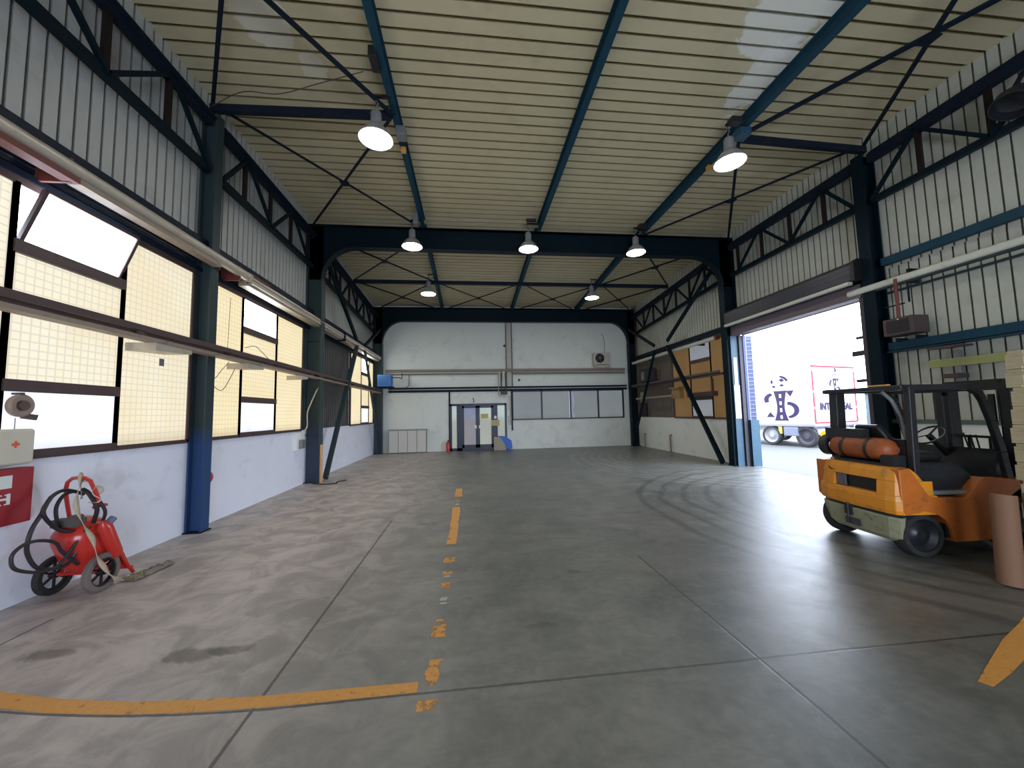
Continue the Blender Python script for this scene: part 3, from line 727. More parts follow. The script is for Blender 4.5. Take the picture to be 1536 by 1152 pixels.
T.part(MB().lathe([(0, .03), (.03, .035), (.05, .06), (.09, .065), (.105, .05), (.1, .02), (.06, 0), (0, -.02)], (XL+.04, 3.885, 1.81), Rx), 'horn_bell', pmat('dusty_beige_horn', (.30, .22, .18), .5), smooth=True)
T.part(MB().cyl((XL+.02, 3.885, 1.81), (XL+.12, 3.885, 1.81), .04, 14), 'driver', pmat('brown_driver', (.12, .07, .06), .5), smooth=True)
T.part(MB().bar((XL+.0, 3.88, 1.92), (XL+.1, 3.88, 1.92), .03, .02).bar((XL+.03, 3.95, 1.72), (XL+.12, 3.98, 1.7), .03, .05), 'bracket', BROWN)
T.part(MB().tube([(XL+.03, 3.9, 1.7), (XL+.03, 3.9, 1.55)], .004, 6), 'wire', GREY)

# first-aid and hydrant cabinets
def textmesh(s, size, m, name, parent, mat, depth=.002):
    cu = bpy.data.curves.new(name, 'FONT'); cu.body = s; cu.size = size; cu.extrude = depth; cu.offset = size*.035; cu.align_x = 'CENTER'; cu.align_y = 'CENTER'
    tmp = bpy.data.objects.new('tmp', cu); COL.objects.link(tmp)
    dg = bpy.context.evaluated_depsgraph_get(); me = bpy.data.meshes.new_from_object(tmp.evaluated_get(dg))
    COL.objects.unlink(tmp); bpy.data.objects.remove(tmp)
    me.name = name; me.transform(mat); me.materials.clear(); me.materials.append(m)
    o = bpy.data.objects.new(name, me); COL.objects.link(o); o.parent = parent; return o
T = W('first_aid_cabinet', 'white first aid cabinet with small red cross on the left wall', 'cabinet', (XL, 3.72, 1.28))
T.part(MB().box(XL, XL+.14, 3.46, 3.96, 1.28, 1.60), 'body', CREAM, bevel=.018)
T.part(MB().box(XL+.14, XL+.155, 3.475, 3.945, 1.295, 1.585), 'door', CREAM, bevel=.008)
xx = XL+.156
T.part(MB().box(xx, xx+.002, 3.79, 3.81, 1.435, 1.495).box(xx, xx+.0022, 3.77, 3.83, 1.455, 1.475), 'red_cross', MARKP)
T = W('hydrant_cabinet', 'dark red hydrant cabinet with white H and plate below the first aid cabinet', 'cabinet', (XL, 3.7, .77))
T.part(MB().box(XL, XL+.13, 3.32, 3.985, .76, 1.25), 'body', REDBOX, bevel=.006)
xx = XL+.131
T.part(MB().box(XL+.13, XL+.137, 3.36, 3.97, .78, 1.23), 'door', REDBOX)
T.part(MB().box(XL+.138, XL+.142, 3.45, 3.81, 1.085, 1.195), 'white_plate', WHITE)
textmesh('H', .115, WHITE, 'letter_h', T.o, Matrix.Translation(Vector((XL+.14, 3.755, .99))-Vector((XL, 3.7, .77))) @ Matrix(((0, 0, 1, 0), (1.35, 0, 0, 0), (0, 1, 0, 0), (0, 0, 0, 1))))
for q in (.965, 1.03):
    pass
for ya_, za_ in ((3.705, .945), (3.705, 1.025), (3.765, .945), (3.765, 1.025)): T.part(MB().box(XL+.138, XL+.1415, ya_, ya_+.04, za_, za_+.01), 'letter_serif', WHITE)

# dusty shadow-like smudge patches where things leaned on the wall are left out

# ------------------------------------------------------------------ right side equipment
xr = XR-.22
T = W('pale_duct', 'long pale duct on the right wall ending at the gateway', 'duct', (xr, 4, 3.85))
T.part(MB().box(xr-.06, xr+.08, YF+.2, 6.55, 3.80, 3.92), 'duct', LIGHTPIPE2, bevel=.03)
T.part(MB().box(xr-.02, xr+.06, YF+.2, 6.5, 3.77, 3.80), 'under_rail', STEELG)
T.part(MB().box(xr, XR-.02, 5.5, 5.54, 3.75, 4.0).box(xr, XR-.02, 3.0, 3.04, 3.75, 4.0), 'bracket', STEELD)
T = W('pale_tube', 'long pale round tube along the right wall of the rear bay', 'duct', (xr, 14, 3.8))
T.part(MB().tube([(xr, 10.65, 3.83), (xr, 16.6, 3.83)], .065, 16), 'tube', LIGHTPIPE2, smooth=True)
T.part(MB().cyl((xr, 10.55, 3.83), (xr, 10.65, 3.83), .075, 16), 'end_cap', RUST)
T.part(MB().box(xr-.02, XR-.02, 11.5, 11.54, 3.74, 3.95).box(xr-.02, XR-.02, 15, 15.04, 3.74, 3.95), 'bracket', STEELD)

# roller shutter housing and gateway surround
T = W('roller_shutter_box', 'long dark grey roller shutter housing above the open gateway', 'shutter', (XR-.25, 8, 4.0))
T.part(MB().prism([(7.38, 4.08), (7.38, 4.38), (7.46, 4.46), (7.78, 4.46), (7.78, 4.08)], 6.3, 9.95, lambda p, q, dd: (p, dd, q)).box(7.375, 7.385, 6.3, 9.95, 4.2, 4.215).box(7.375, 7.385, 6.3, 9.95, 4.3, 4.315), 'housing', pmat('dark_violet_grey_metal', (.06, .06, .075), .35, .3, .15))
T.part(MB().prism([(7.36, 4.06), (7.36, 4.40), (7.45, 4.48), (7.79, 4.48), (7.79, 4.06)], 6.22, 6.3, lambda p, q, dd: (p, dd, q)), 'end_plate', BLACK)
T.part(MB().box(7.36, 7.46, 6.35, 9.95, 4.0, 4.06), 'lower_lip', LIGHTPIPE2, label='pale lip strip')
T.part(MB().box(7.55, 7.79, 6.3, 9.95, 3.74, 4.0), 'lintel_panel', pmat('violet_brown_panel', (.13, .10, .12), .45))
# gate posts
T = W('gate_post', 'blue steel gate post with white strip at the far side of the gateway', 'post', (8.0, 9.9, 0))
T.part(MB().box(7.86, 8.14, 9.80, 9.83, 0, 1.3).box(7.86, 7.875, 9.80, 10.05, 0, 1.3), 'lower_plate', STEELL)
T.part(MB().box(7.50, 7.72, 9.93, 9.955, 0, 3.74).box(7.50, 7.515, 9.93, 9.99, 0, 3.74), 'blue_plate', STEELL)
T.part(MB().box(7.56, 7.66, 9.915, 9.93, 1.35, 3.1).box(7.53, 7.70, 9.918, 9.93, 1.35, 2.3), 'white_strip', WHITE, label='white painted strip')
T.part(MB().box(7.74, 7.85, 9.88, 9.96, 0, 3.74), 'guide_channel', DKCHAS)
T.part(MB().box(7.85, 7.92, 9.86, 9.92, 1.3, 3.74), 'angle', GATEB)
T = W('folded_gate_leaf', 'folded violet-blue gate with pale cross bars outside the gateway', 'gate', (8.1, 9.95, 0))
T.part(MB().box(7.93, 8.20, 9.96, 10.0, 1.2, 3.74), 'panel', GATEB)
mb = MB()
for k in range(22): mb.box(8.0, 8.24, 9.93, 9.96, 1.28+k*.112, 1.293+k*.112)
T.part(mb, 'cross_bars', GATEW)
T.part(MB().box(7.93, 7.99, 9.92, 9.96, 1.2, 3.74), 'stile', GATEW)
T = W('door_jamb_panel', 'dark jamb panel at the near side of the gateway behind the forklift', 'jamb', (7.8, 6.3, 0))
T.part(MB().box(7.58, 7.84, 6.26, 6.36, 0, 3.78), 'panel', pmat('dark_violet_jamb', (.07, .055, .065), .5))
T.part(MB().box(7.62, 7.66, 6.36, 6.52, 2.95, 3.0).box(7.62, 7.66, 6.36, 6.62, 2.62, 2.72).box(7.64, 7.68, 6.36, 6.6, 2.1, 2.16), 'lug', DKCHAS)
# unit heater with red gas pipe on the right wall
T = W('unit_heater', 'brown box heater with red pipe on right wall above the forklift', 'heater', (7.6, 5.7, 2.9))
T.part(MB().box(7.42, 7.74, 5.40, 5.86, 2.86, 3.16), 'casing', pmat('dark_brown_casing', (.075, .05, .05), .5), bevel=.01)
T.part(MB().box(7.415, 7.42, 5.46, 5.80, 2.9, 3.12), 'grille', BLACK)
T.part(MB().tube([(7.45, 5.62, 3.85), (7.45, 5.62, 3.1), (7.45, 5.66, 3.02)], .025, 10), 'gas_pipe', RUST, smooth=True, label='red-brown pipe')
T.part(MB().cyl((7.45, 5.62, 3.02), (7.45, 5.62, 3.14), .034, 10), 'valve', WHITE)
T.part(MB().bar((7.5, 5.55, 3.4), (7.5, 5.85, 3.4), .02, .02).bar((7.5, 5.48, 3.4), (7.5, 5.48, 3.75), .02, .02), 'hanger', STEELD)
T.part(MB().bar((7.6, 5.5, 2.8), (XR, 5.5, 2.8), .04, .06).bar((7.6, 5.8, 2.8), (XR, 5.8, 2.8), .04, .06), 'shelf_bracket', STEELD)
T = W('wall_shelf_plank', 'yellow-green plank fixed to the right wall above the forklift mast', 'plank', (7.7, 4.9, 2.3))
T.part(MB().box(7.66, 7.72, 3.6, 5.42, 2.24, 2.37), 'plank', GREENW, bevel=.004)
T.part(MB().bar((7.45, 5.1, 2.54), (7.8, 5.1, 2.56), .35, .03), 'lamp_shelf', BROWN)
T.part(MB().box(7.68, 7.75, 5.02, 5.1, 1.95, 2.5), 'bracket', GREY)
T.part(MB().box(7.55, 7.75, 4.98, 5.16, 2.05, 2.12), 'small_box', BROWN)
T = W('floodlight', 'dark unlit round floodlight fixed to the right truss in the front bay', 'floodlight', (7.45, 4.0, 5.75))
T.part(MB().lathe([(0, .18), (.1, .18), (.19, .02), (.21, -.12), (.2, -.12), (.17, 0), (0, .1)], (7.42, 3.98, 5.75), rotm(0, .6, 0).to_3x3()), 'hood', FLB, smooth=True)
T.part(MB().bar((7.42, 3.98, 5.9), (7.64, 3.98, 6.2), .04, .04), 'arm', STEELD)
# rear right wall heater
T = W('unit_heater', 'dark fan heater on the brown sheeting of the rear right wall', 'heater', (7.5, 15.2, 2.8))
T.part(MB().box(7.48, 7.76, 14.85, 15.65, 2.85, 3.42), 'casing', pmat('violet_black_casing', (.03, .022, .035), .5), bevel=.01)
T.part(MB().box(7.47, 7.48, 15.35, 15.6, 2.95, 3.3), 'louvre', GREY)
T.part(MB().bar((7.5, 14.9, 2.8), (7.8, 14.9, 2.8), .05, .06).bar((7.5, 15.6, 2.8), (7.8, 15.6, 2.8), .05, .06), 'bracket', STEELD)
rail('cable_tray', MB().box(7.45, 7.74, 10.4, 16.6, 2.68, 2.73).box(7.45, 7.47, 10.4, 16.6, 2.7, 2.80), pmat('dark_brown_tray', (.10, .07, .075), .5), 'dark cable tray at mid height along the rear right wall', 'cable tray', (7.6, 13, 2.7))
single(MB().tube([(7.5, 13.3, 2.15), (7.5, 16.2, 2.15)], .05, 10), 'wall_pipe', pmat('beige_pipe', (.32, .27, .18), .5), 'beige horizontal pipe below the tray on the rear right wall', 'pipe', (7.5, 14, 2.15), smooth=True)
single(MB().box(7.74, 7.8, 16.05, 16.35, 2.0, 2.45), 'junction_box', pmat('olive_box', (.32, .32, .2), .5), 'olive junction box on the rear right wall by the back frame', 'box', (7.77, 16.2, 2.0), bevel=.008)
single(MB().box(7.72, 7.8, 15.85, 16.3, 1.35, 1.95), 'electric_cabinet', BLACK, 'black cabinet on the rear right wall sill by the back frame', 'cabinet', (7.76, 16.1, 1.35), bevel=.008)
single(MB().box(7.62, 7.78, 12.9, 13.45, 2.05, 2.42).box(7.55, 7.8, 12.85, 13.5, 2.42, 2.47), 'wall_box', pmat('ochre_box', (.34, .22, .09), .5), 'ochre box under the tray on the rear right wall', 'box', (7.7, 13.1, 2.05))
single(MB().box(7.6, 7.8, 11.0, 12.4, 2.05, 2.2).box(7.6, 7.66, 11.0, 11.06, 2.2, 2.6), 'wall_shelf', BROWN, 'dark brown shelf with bracket over the lower pane, rear right wall', 'shelf', (7.7, 12, 2.05))
for nm, yy, h in (('further', 16.0, .60), ('nearer', 13.85, .66)):
    single(MB().tube([(7.7, yy, 0), (7.7, yy, h)], .028, 8).tube([(7.7, yy, h-.03), (7.76, yy, h)], .03, 8), 'floor_pipe_stub', pmat('rusty_stub_'+nm, (.20, .17, .13), .6), 'short upright pipe at the foot of the right wall, %s of the two' % nm, 'pipe', (7.7, yy, 0), group='pipe stubs', smooth=True)
single(MB().box(7.74, 7.8, 10.35, 10.55, .85, 1.25), 'socket_box', pmat('tan_socket', (.40, .33, .24), .5), 'tan socket box beside the right column of the middle frame', 'box', (7.77, 10.4, .85), bevel=.008)
# left rear bay blue heater and orange conduit
T = W('unit_heater', 'bright blue heater in the left rear corner by the back wall', 'heater', (-3.6, 16.3, 2.85))
T.part(MB().box(-3.85, -3.3, 16.05, 16.5, 2.86, 3.36), 'casing', BLUEM, bevel=.015)
T.part(MB().box(-3.78, -3.38, 16.04, 16.05, 2.92, 3.3), 'grille', pmat('darker_blue_grille', (.02, .10, .30), .5))
T.part(MB().tube([(-3.3, 16.3, 3.25), (-3.0, 16.4, 3.25), (-3.0, 16.9, 3.25)], .02, 8).tube([(-3.0, 16.9, 3.25), (-3.0, 16.9, 3.5)], .02, 8), 'pipe', BROWN)
T.part(MB().box(-4.1, -3.2, 16.2, 16.3, 2.78, 2.85), 'bracket', STEELD)
single(MB().tube([(-3.74, 9.96, .02), (-3.74, 9.96, .95)], .035, 12), 'orange_conduit', COPPER, 'short orange conduit rising at the foot of the left middle column', 'conduit', (-3.74, 9.96, 0), smooth=True)
single(MB().box(-4.16, -4.12, 10.9, 11.1, 1.5, 1.9), 'warning_plate', REDBOX, 'small red plate on the dark sheeting behind the left middle column', 'plate', (-4.14, 11.0, 1.5))
cable([(-3.9, 9.85, .015), (-3.6, 9.7, .015), (-3.3, 9.75, .015), (-3.35, 9.95, .015), (-3.2, 10.2, .015)], .012, RUBBER, 'black cable lying on the floor by the left middle column')

# ------------------------------------------------------------------ back wall equipment
T = W('pipe_ledge', 'brown pipe bundle running the full width of the back wall', 'pipes', (1.8, YB-.1, 3.5))
T.part(MB().tube([(-3.7, YB-.12, 3.60), (7.3, YB-.12, 3.60)], .06, 12), 'upper_pipe', pmat('taupe_pipe', (.27, .22, .18), .5), smooth=True)
T.part(MB().tube([(-3.7, YB-.1, 3.45), (1.3, YB-.1, 3.45)], .035, 10).tube([(1.9, YB-.1, 3.45), (7.3, YB-.1, 3.45)], .045, 10), 'lower_pipe', pmat('grey_taupe_pipe', (.22, .19, .16), .5), smooth=True)
T = W('valve_manifold', 'cluster of small pipes and valves above the back doors', 'pipes', (1.5, YB-.12, 2.5))
T.part(MB().tube([(1.28, YB-.12, 3.45), (1.28, YB-.12, 2.42), (1.8, YB-.12, 2.42), (1.8, YB-.12, 1.1)], .02, 8), 'down_pipe', pmat('cream_pipe', (.35, .33, .27), .5), smooth=True)
T.part(MB().tube([(1.42, YB-.12, 3.5), (1.42, YB-.12, 2.5)], .03, 8).tube([(1.62, YB-.12, 3.5), (1.62, YB-.12, 2.5)], .03, 8), 'twin_pipe', BROWN, smooth=True)
T.part(MB().tube([(1.52, YB-.13, 3.56), (1.52, YB-.13, 3.2)], .05, 10), 'filter', CREAM, smooth=True)
T.part(MB().box(1.38, 1.68, YB-.16, YB-.06, 2.48, 2.62), 'valve_block', BROWN)
T = W('conduit', 'thin dark conduit loop above the white back wall left of the doors', 'conduit', (-2.5, YB-.05, 3))
T.part(MB().tube([(-2.7, YB-.06, 3.42), (-2.7, YB-.06, 2.95), (-2.85, YB-.06, 2.85), (-3.2, YB-.06, 2.85)], .018, 8), 'conduit', BROWN, smooth=True)
T = W('air_conditioner', 'white outdoor air conditioner high on the back wall at right', 'air conditioner', (6.1, YB-.2, 3.75))
T.part(MB().box(5.74, 6.52, YB-.34, YB-.06, 3.80, 4.36), 'casing', pmat('grey_white_casing', (.50, .48, .43), .4), bevel=.02)
T.part(MB().lathe([(0, 0), (.2, 0), (.215, .02), (.2, .03)], (6.02, YB-.345, 4.1), Matrix.Rotation(PI/2, 3, 'X')), 'fan_grille', BLACK, smooth=True)
fan = MB()
for k in range(5): fan.bar((6.02, YB-.37, 4.1), (6.02+.18*math.cos(k*1.2566), YB-.37, 4.1+.18*math.sin(k*1.2566)), .008, .05, (0, 1, 0))
fan.lathe([(0, .02), (.05, .02), (.05, 0)], (6.02, YB-.375, 4.1), Matrix.Rotation(PI/2, 3, 'X'))
T.part(fan, 'fan', GREY)
T.part(MB().box(5.8, 5.86, YB-.36, YB, 3.72, 3.8).box(6.4, 6.46, YB-.36, YB, 3.72, 3.8).box(5.74, 6.5, YB-.36, YB-.3, 3.70, 3.76), 'bracket', CREAM)
T.part(MB().tube([(6.35, YB-.05, 4.36), (6.4, YB-.05, 4.8), (6.34, YB-.05, 5.2), (6.25, YB-.03, 5.3)], .015, 8), 'line_set', GREY, smooth=True)
for nm, x, z in (('left of the pilaster', 1.6, 4.75), ('right of the pilaster below the pipes', 2.25, 3.15)):
    single(MB().lathe([(0, .03), (.05, .03), (.06, 0), (0, 0)], (x, YB-.0, z), Matrix.Rotation(PI/2, 3, 'X')), 'wall_spot', BROWN, 'small dark round fitting on the back wall %s' % nm, 'fitting', (x, YB, z))
# low cabinet with four doors
T = W('low_cabinet', 'low white cabinet with four doors against the back wall', 'cabinet', (-2.72, YB-.2, 0))
T.part(MB().box(-3.52, -1.93, YB-.34, YB-.01, .02, .99), 'body', pmat('cabinet_dark_edge', (.22, .21, .20), .5))
T.part(MB().box(-3.54, -1.91, YB-.37, YB-.005, .99, 1.02), 'top', pmat('cabinet_top', (.30, .29, .28), .5))
for k in range(4): T.part(MB().box(-3.50+k*.395, -3.50+k*.395+.372, YB-.36, YB-.34, .04, .97), 'door', pmat('cabinet_door_%d' % k, (.58, .57, .53), .5, 0, .05))
# fire extinguisher
T = W('fire_extinguisher', 'red fire extinguisher standing left of the back doors', 'fire extinguisher', (-.98, YB-.2, 0))
T.part(MB().lathe([(0, 0), (.08, 0), (.085, .02), (.085, .36), (.06, .42), (.025, .45), (0, .45)], (-1.0, YB-.2, 0)), 'cylinder', RED, smooth=True)
T.part(MB().box(-1.03, -.97, YB-.23, YB-.17, .45, .49).bar((-1.0, YB-.2, .5), (-.9, YB-.2, .52), .02, .02), 'valve', BLACK)
T.part(MB().tube([(-.97, YB-.2, .47), (-.9, YB-.22, .4), (-.9, YB-.22, .15)], .012, 8), 'hose', HOSE, smooth=True)
# leaning boards
single(MB().prism([(1.02, 0), (1.02, .55), (1.07, .60), (1.35, .52), (1.52, .22), (1.58, 0)], 0, .03, lambda p, q, dd: (p, YB-.28+dd+q*.12, q)), 'leaning_board', pmat('tan_board', (.34, .30, .23), .6), 'tan board with cut corner leaning by the right back door', 'board', (1.3, YB-.25, 0))
single(MB().prism([(1.2, .63), (1.55, .60), (1.82, .40), (1.86, .04), (1.62, .02), (1.40, .42)], 0, .025, lambda p, q, dd: (p, YB-.2+dd+q*.1, q)), 'plastic_sheet', BLUEP, 'bright blue plastic sheet leaning behind the tan board', 'sheet', (1.5, YB-.2, 0))
# notices on the doors
single(MB().box(.46, .80, YB-.045, YB-.035, 1.42, 1.63), 'door_notice', YPAPER, 'yellow paper notice on the right leaf of the back doors', 'notice', (.63, YB-.04, 1.42))
single(MB().box(.93, 1.30, YB-.065, YB-.055, 1.08, 1.34), 'door_notice', BPAPER, 'brown paper notice on the post right of the back doors', 'notice', (1.1, YB-.06, 1.08))
single(MB().box(1.06, 1.17, YB-.08, YB-.05, 1.40, 1.53), 'key_box', WHITE, 'small white box over the brown notice by the back doors', 'box', (1.1, YB-.06, 1.4), bevel=.006)
single(MB().box(1.66, 1.80, YB-.06, YB, 1.5, 1.75), 'wall_socket_box', WHITE, 'small white box on the wall strip right of the back doors', 'box', (1.7, YB, 1.5), bevel=.006)
single(MB().tube([(.12, YB-.02, 2.35), (.16, YB-.06, 2.25), (.14, YB-.03, 2.15)], .02, 6), 'door_hook', BROWN, 'small dark hook over the back doors', 'hook', (.13, YB, 2.2))

# ------------------------------------------------------------------ high-bay lamps
proto = None
def lamp(x, y, z, label, group='high-bay lamps'):
    global proto
    if proto is None:
        t = thing('high_bay_lamp', label, 'lamp', (x, y, z), 0, group)
        R = .255
        b = MB().lathe([(R, 0), (R+.012, .005), (R*.98, .03), (R*.86, .09), (R*.62, .17), (R*.42, .21), (R*.40, .205), (R*.60, .16), (R*.84, .08), (R*.95, .02), (R, 0)], seg=40)
        b.build('reflector', pmat('satin_reflector', (.55, .55, .55), .35, .5, .05), t, smooth=True)
        MB().lathe([(0, .012), (R*.90, .012), (R*.93, .03), (0, .032)], seg=40).build('lens', LEDS, t)
        MB().lathe([(0, .46), (.07, .46), (.085, .43), (.085, .24), (.11, .21), (0, .2)], seg=20).build('ballast_housing', pmat('grey_ballast', (.30, .30, .32), .4, .3), t, smooth=True)
        MB().tube([(0, 0, .45), (0, 0, .55), (.035, 0, .6), (0, 0, .66), (-.03, 0, .61)], .01, 8).build('hook', GREY, t, smooth=True)
        MB().tube([(0, 0, .55), (0, 0, .72)], .008, 6).build('cord', BLACK, t)
        proto = t; return t
    c = copy_tree(proto); c.location = (x, y, z); c['label'] = label
    return c
def lamp_arm(t, x):
    px_ = min((-1.21, 1.97, 5.02), key=lambda q: abs(q-x))
    MB().bar((-.03, 0, .72), (px_-x, 0, .72), .04, .03).build('bracket_arm', BLACK, t)
lamp_arm(lamp(-1.43, 5.78, 6.0, 'lit high-bay lamp left, beside the strut in the front bay'), -1.43)
lamp_arm(lamp(4.65, 5.85, 6.0, 'lit high-bay lamp right, beside the strut in the front bay'), 4.65)
lamp_arm(lamp(-1.45, 9.62, 6.0, 'lit high-bay lamp before the middle frame at the left roof beam'), -1.45)
lamp_arm(lamp(1.60, 9.58, 6.0, 'lit high-bay lamp before the middle frame at the centre roof beam'), 1.60)
lamp_arm(lamp(4.63, 9.62, 6.0, 'lit high-bay lamp before the middle frame at the right roof beam'), 4.63)
lamp(-1.42, 13.1, 5.87, 'lit high-bay lamp in the rear bay at the left roof beam')
lamp(4.58, 13.3, 5.87, 'lit high-bay lamp in the rear bay at the right roof beam')
# boxes and beacons on the purlins
def pbox(x, y, z, s, m, lab, name='gear_box', cat='box'): single(MB().box(x-s[0]/2, x+s[0]/2, y-s[1]/2, y+s[1]/2, z, z+s[2]), name, m, lab, cat, (x, y, z), bevel=.006)
pbox(-1.3, 5.15, 6.66, (.12, .28, .16), BLACK, 'black gear box on the left roof beam before the first lamp')
pbox(-1.16, 6.45, 6.565, (.16, .2, .16), GREY, 'grey gear box under the left roof beam past the first lamp')
pbox(-1.2, 6.9, 6.62, (.09, .09, .09), BRASS, 'small orange beacon under the left roof beam', 'beacon', 'beacon')
pbox(5.0, 6.9, 6.60, (.09, .09, .09), BRASS, 'small orange beacon under the right roof beam', 'beacon', 'beacon')
pbox(5.0, 5.95, 6.58, (.22, .22, .14), STEELL, 'pale blue plate box under the right roof beam at the strut')
pbox(4.72, 5.75, 6.66, (.2, .14, .1), BLACK, 'black gear box over the right front lamp')
pbox(-1.33, 9.45, 6.5, (.12, .22, .3), GREY, 'grey gear box over the lamp at left before the middle frame')
pbox(1.68, 9.5, 6.74, (.26, .1, .06), BLACK, 'black bracket over the centre lamp before the middle frame')
pbox(4.78, 9.5, 6.62, (.2, .16, .14), BLACK, 'black gear box over the lamp at right before the middle frame')
cable([(-4.0, 6.0, 6.55), (-3.4, 5.75, 6.62), (-2.8, 5.6, 6.5), (-2.2, 5.5, 6.62), (-1.5, 5.3, 6.68)], .007, BROWN, 'thin wire sagging under the roof from left column to lamp')

# ------------------------------------------------------------------ floor markings
def patch(T, pts, m, z=.0015, name='paint_patch'):
    mb = MB(); mb.bm.faces.new([mb.bm.verts.new((p, q, z)) for p, q in pts]); T.part(mb, name, m)
def rough_quad(x0, x1, y0, y1, j=.015, n=6):
    L = [(x0+random.uniform(-j, j), y0+(y1-y0)*k/n) for k in range(n+1)]
    R_ = [(x1+random.uniform(-j, j), y1-(y1-y0)*k/n) for k in range(n+1)]
    return L+R_
T = W('floor_line', 'worn dashed orange line running lengthwise down the hall floor', 'floor marking', (-.26, 5, 0))
for a, b, w in ((7.7, 8.5, .07), (7.25, 7.45, .05), (4.95, 6.85, .06), (4.35, 4.5, .06), (4.05, 4.12, .05), (3.72, 3.86, .045), (2.95, 3.12, .05), (3.13, 3.2, .03), (2.46, 2.7, .045), (2.26, 2.34, .055)):
    patch(T, rough_quad(-.26-w, -.26+w, a, b), YEL if b-a > .3 else YELW)
for a, b in ((7.0, 7.12), (3.98, 4.02), (3.5, 3.56), (3.44, 3.47)): patch(T, rough_quad(-.29, -.23, a, b, .008, 3), PALEF)
T = W('floor_line', 'orange line curving across the floor towards the left wall', 'floor marking', (-1.6, 2.5, 0))
top = [(-.34, 2.50), (-.8, 2.505), (-1.2, 2.51), (-1.6, 2.535), (-2.0, 2.57), (-2.4, 2.645), (-2.8, 2.75), (-3.3, 2.90)]
bot = [(-3.3, 2.78), (-2.8, 2.64), (-2.4, 2.54), (-2.0, 2.475), (-1.6, 2.435), (-1.2, 2.415), (-.8, 2.41), (-.34, 2.41)]
patch(T, top+bot, YEL)
T = W('floor_line', 'short orange line stub on the floor at the right before the forklift', 'floor marking', (3.5, 2.25, 0))
patch(T, [(2.97, 2.03), (3.0, 1.98), (3.26, 2.06), (3.54, 2.16), (4.1, 2.40), (4.6, 2.62), (4.6, 2.72), (4.06, 2.49), (3.66, 2.34), (3.3, 2.18)], YEL)

# ------------------------------------------------------------------ wheeled extinguisher
def wheel(parent, c, r, w, axis, mt, mr, spokes=0, name='wheel', hub=.3):
    """axis: 3x3 turning z onto the axle"""
    tb = MB().lathe([(r*.74, -w/2), (r*.93, -w/2), (r, -w*.3), (r, w*.3), (r*.93, w/2), (r*.74, w/2), (r*.72, 0), (r*.74, -w/2)], c, axis, 32)
    o = tb.build(name, mt, parent, smooth=True)
    h = MB()
    if spokes:
        h.lathe([(r*.66, -w*.3), (r*.75, -w*.3), (r*.75, w*.3), (r*.66, w*.3), (r*.66, -w*.3)], c, axis, 32)
        h.lathe([(0, -w*.55), (r*.16, -w*.55), (r*.16, w*.55), (0, w*.55)], c, axis, 16)
        for k in range(spokes):
            a = 2*PI*k/spokes; q = Vector(c)+axis@Vector((r*.7*math.cos(a), r*.7*math.sin(a), 0)); h.bar(c, q, r*.09, r*.09)
    else:
        h.lathe([(0, -w*.25), (r*.2, -w*.3), (r*.3, -w*.15), (r*.55, -w*.1), (r*.72, -w*.4), (r*.74, w*.4), (r*.55, w*.1), (r*.3, w*.15), (r*.2, w*.3), (0, w*.25)], c, axis, 28)
    h.build('hub', mr, o, smooth=not spokes)
    return o
T = W('wheeled_extinguisher', 'red wheeled fire extinguisher trolley with black hose by the left wall', 'extinguisher trolley', (-3.83, 4.3, 0))
oo = T.loc
for xx in (-4.03, -3.62):
    wheel(T.o, Vector((xx, 4.22, .18))-oo, .18, .055, Matrix.Rotation(PI/2, 3, 'Y') @ Matrix.Rotation(.0, 3, 'X'), pmat('grey_dusty_tyre', (.16, .13, .12), .8) if xx > -3.8 else RUBBER, BLACK, 6)
T.part(MB().cyl((-4.06, 4.22, .18), (-3.59, 4.22, .18), .016, 10), 'axle', RED)
fr = MB()
hp = []
for p in [(-4.0, 4.60, .04), (-4.0, 4.42, .34), (-3.99, 4.30, .62), (-3.98, 4.23, .9), (-3.98, 4.22, 1.0), (-3.96, 4.21, 1.06), (-3.90, 4.19, 1.10), (-3.80, 4.15, 1.11), (-3.72, 4.11, 1.11), (-3.67, 4.11, 1.08), (-3.66, 4.14, 1.0), (-3.65, 4.20, .84)]: hp.append(p)
fr.tube(hp, .017, 10)
fr.tube([(-3.64, 4.20, .66), (-3.64, 4.35, .41), (-3.64, 4.5, .17), (-3.64, 4.60, .03)], .017, 10)
fr.tube([(-4.0, 4.6, .08), (-3.65, 4.6, .08)], .015, 8).tube([(-4.0, 4.22, .18), (-4.0, 4.46, .28)], .015, 8).tube([(-3.65, 4.22, .18), (-3.65, 4.46, .28)], .015, 8)
fr.tube([(-3.65, 4.20, .84), (-3.64, 4.26, .82), (-3.70, 4.18, .81)], .014, 8)
T.part(fr, 'frame', RED, smooth=True)
T.part(MB().box(-3.98, -3.66, 4.50, 4.515, .1, .16).prism([(4.34, .14), (4.58, .10), (4.52, .22), (4.38, .5)], -3.665, -3.655, lambda p, q, dd: (dd, p, q)), 'side_plate', RED)
ax = rotm(-.42, 0, 0).to_3x3()   # tank leans with the frame
tc = Vector((-3.83, 4.37, .22))
T.part(MB().lathe([(0, -.03), (.10, -.015), (.17, .035), (.195, .09), (.195, .36), (.178, .43), (.12, .49), (.05, .51), (0, .51)], tc, Matrix.Rotation(.42, 3, 'X'), 32), 'tank', RED, smooth=True)
T.part(MB().lathe([(0, 0), (.05, .01), (.06, .05), (.06, .36), (.03, .42), (0, .42)], (-3.61, 4.36, .28), Matrix.Rotation(.42, 3, 'X'), 18), 'gas_bottle', RED, smooth=True)
top_ = tc+Matrix.Rotation(.42, 3, 'X')@Vector((0, 0, .50))
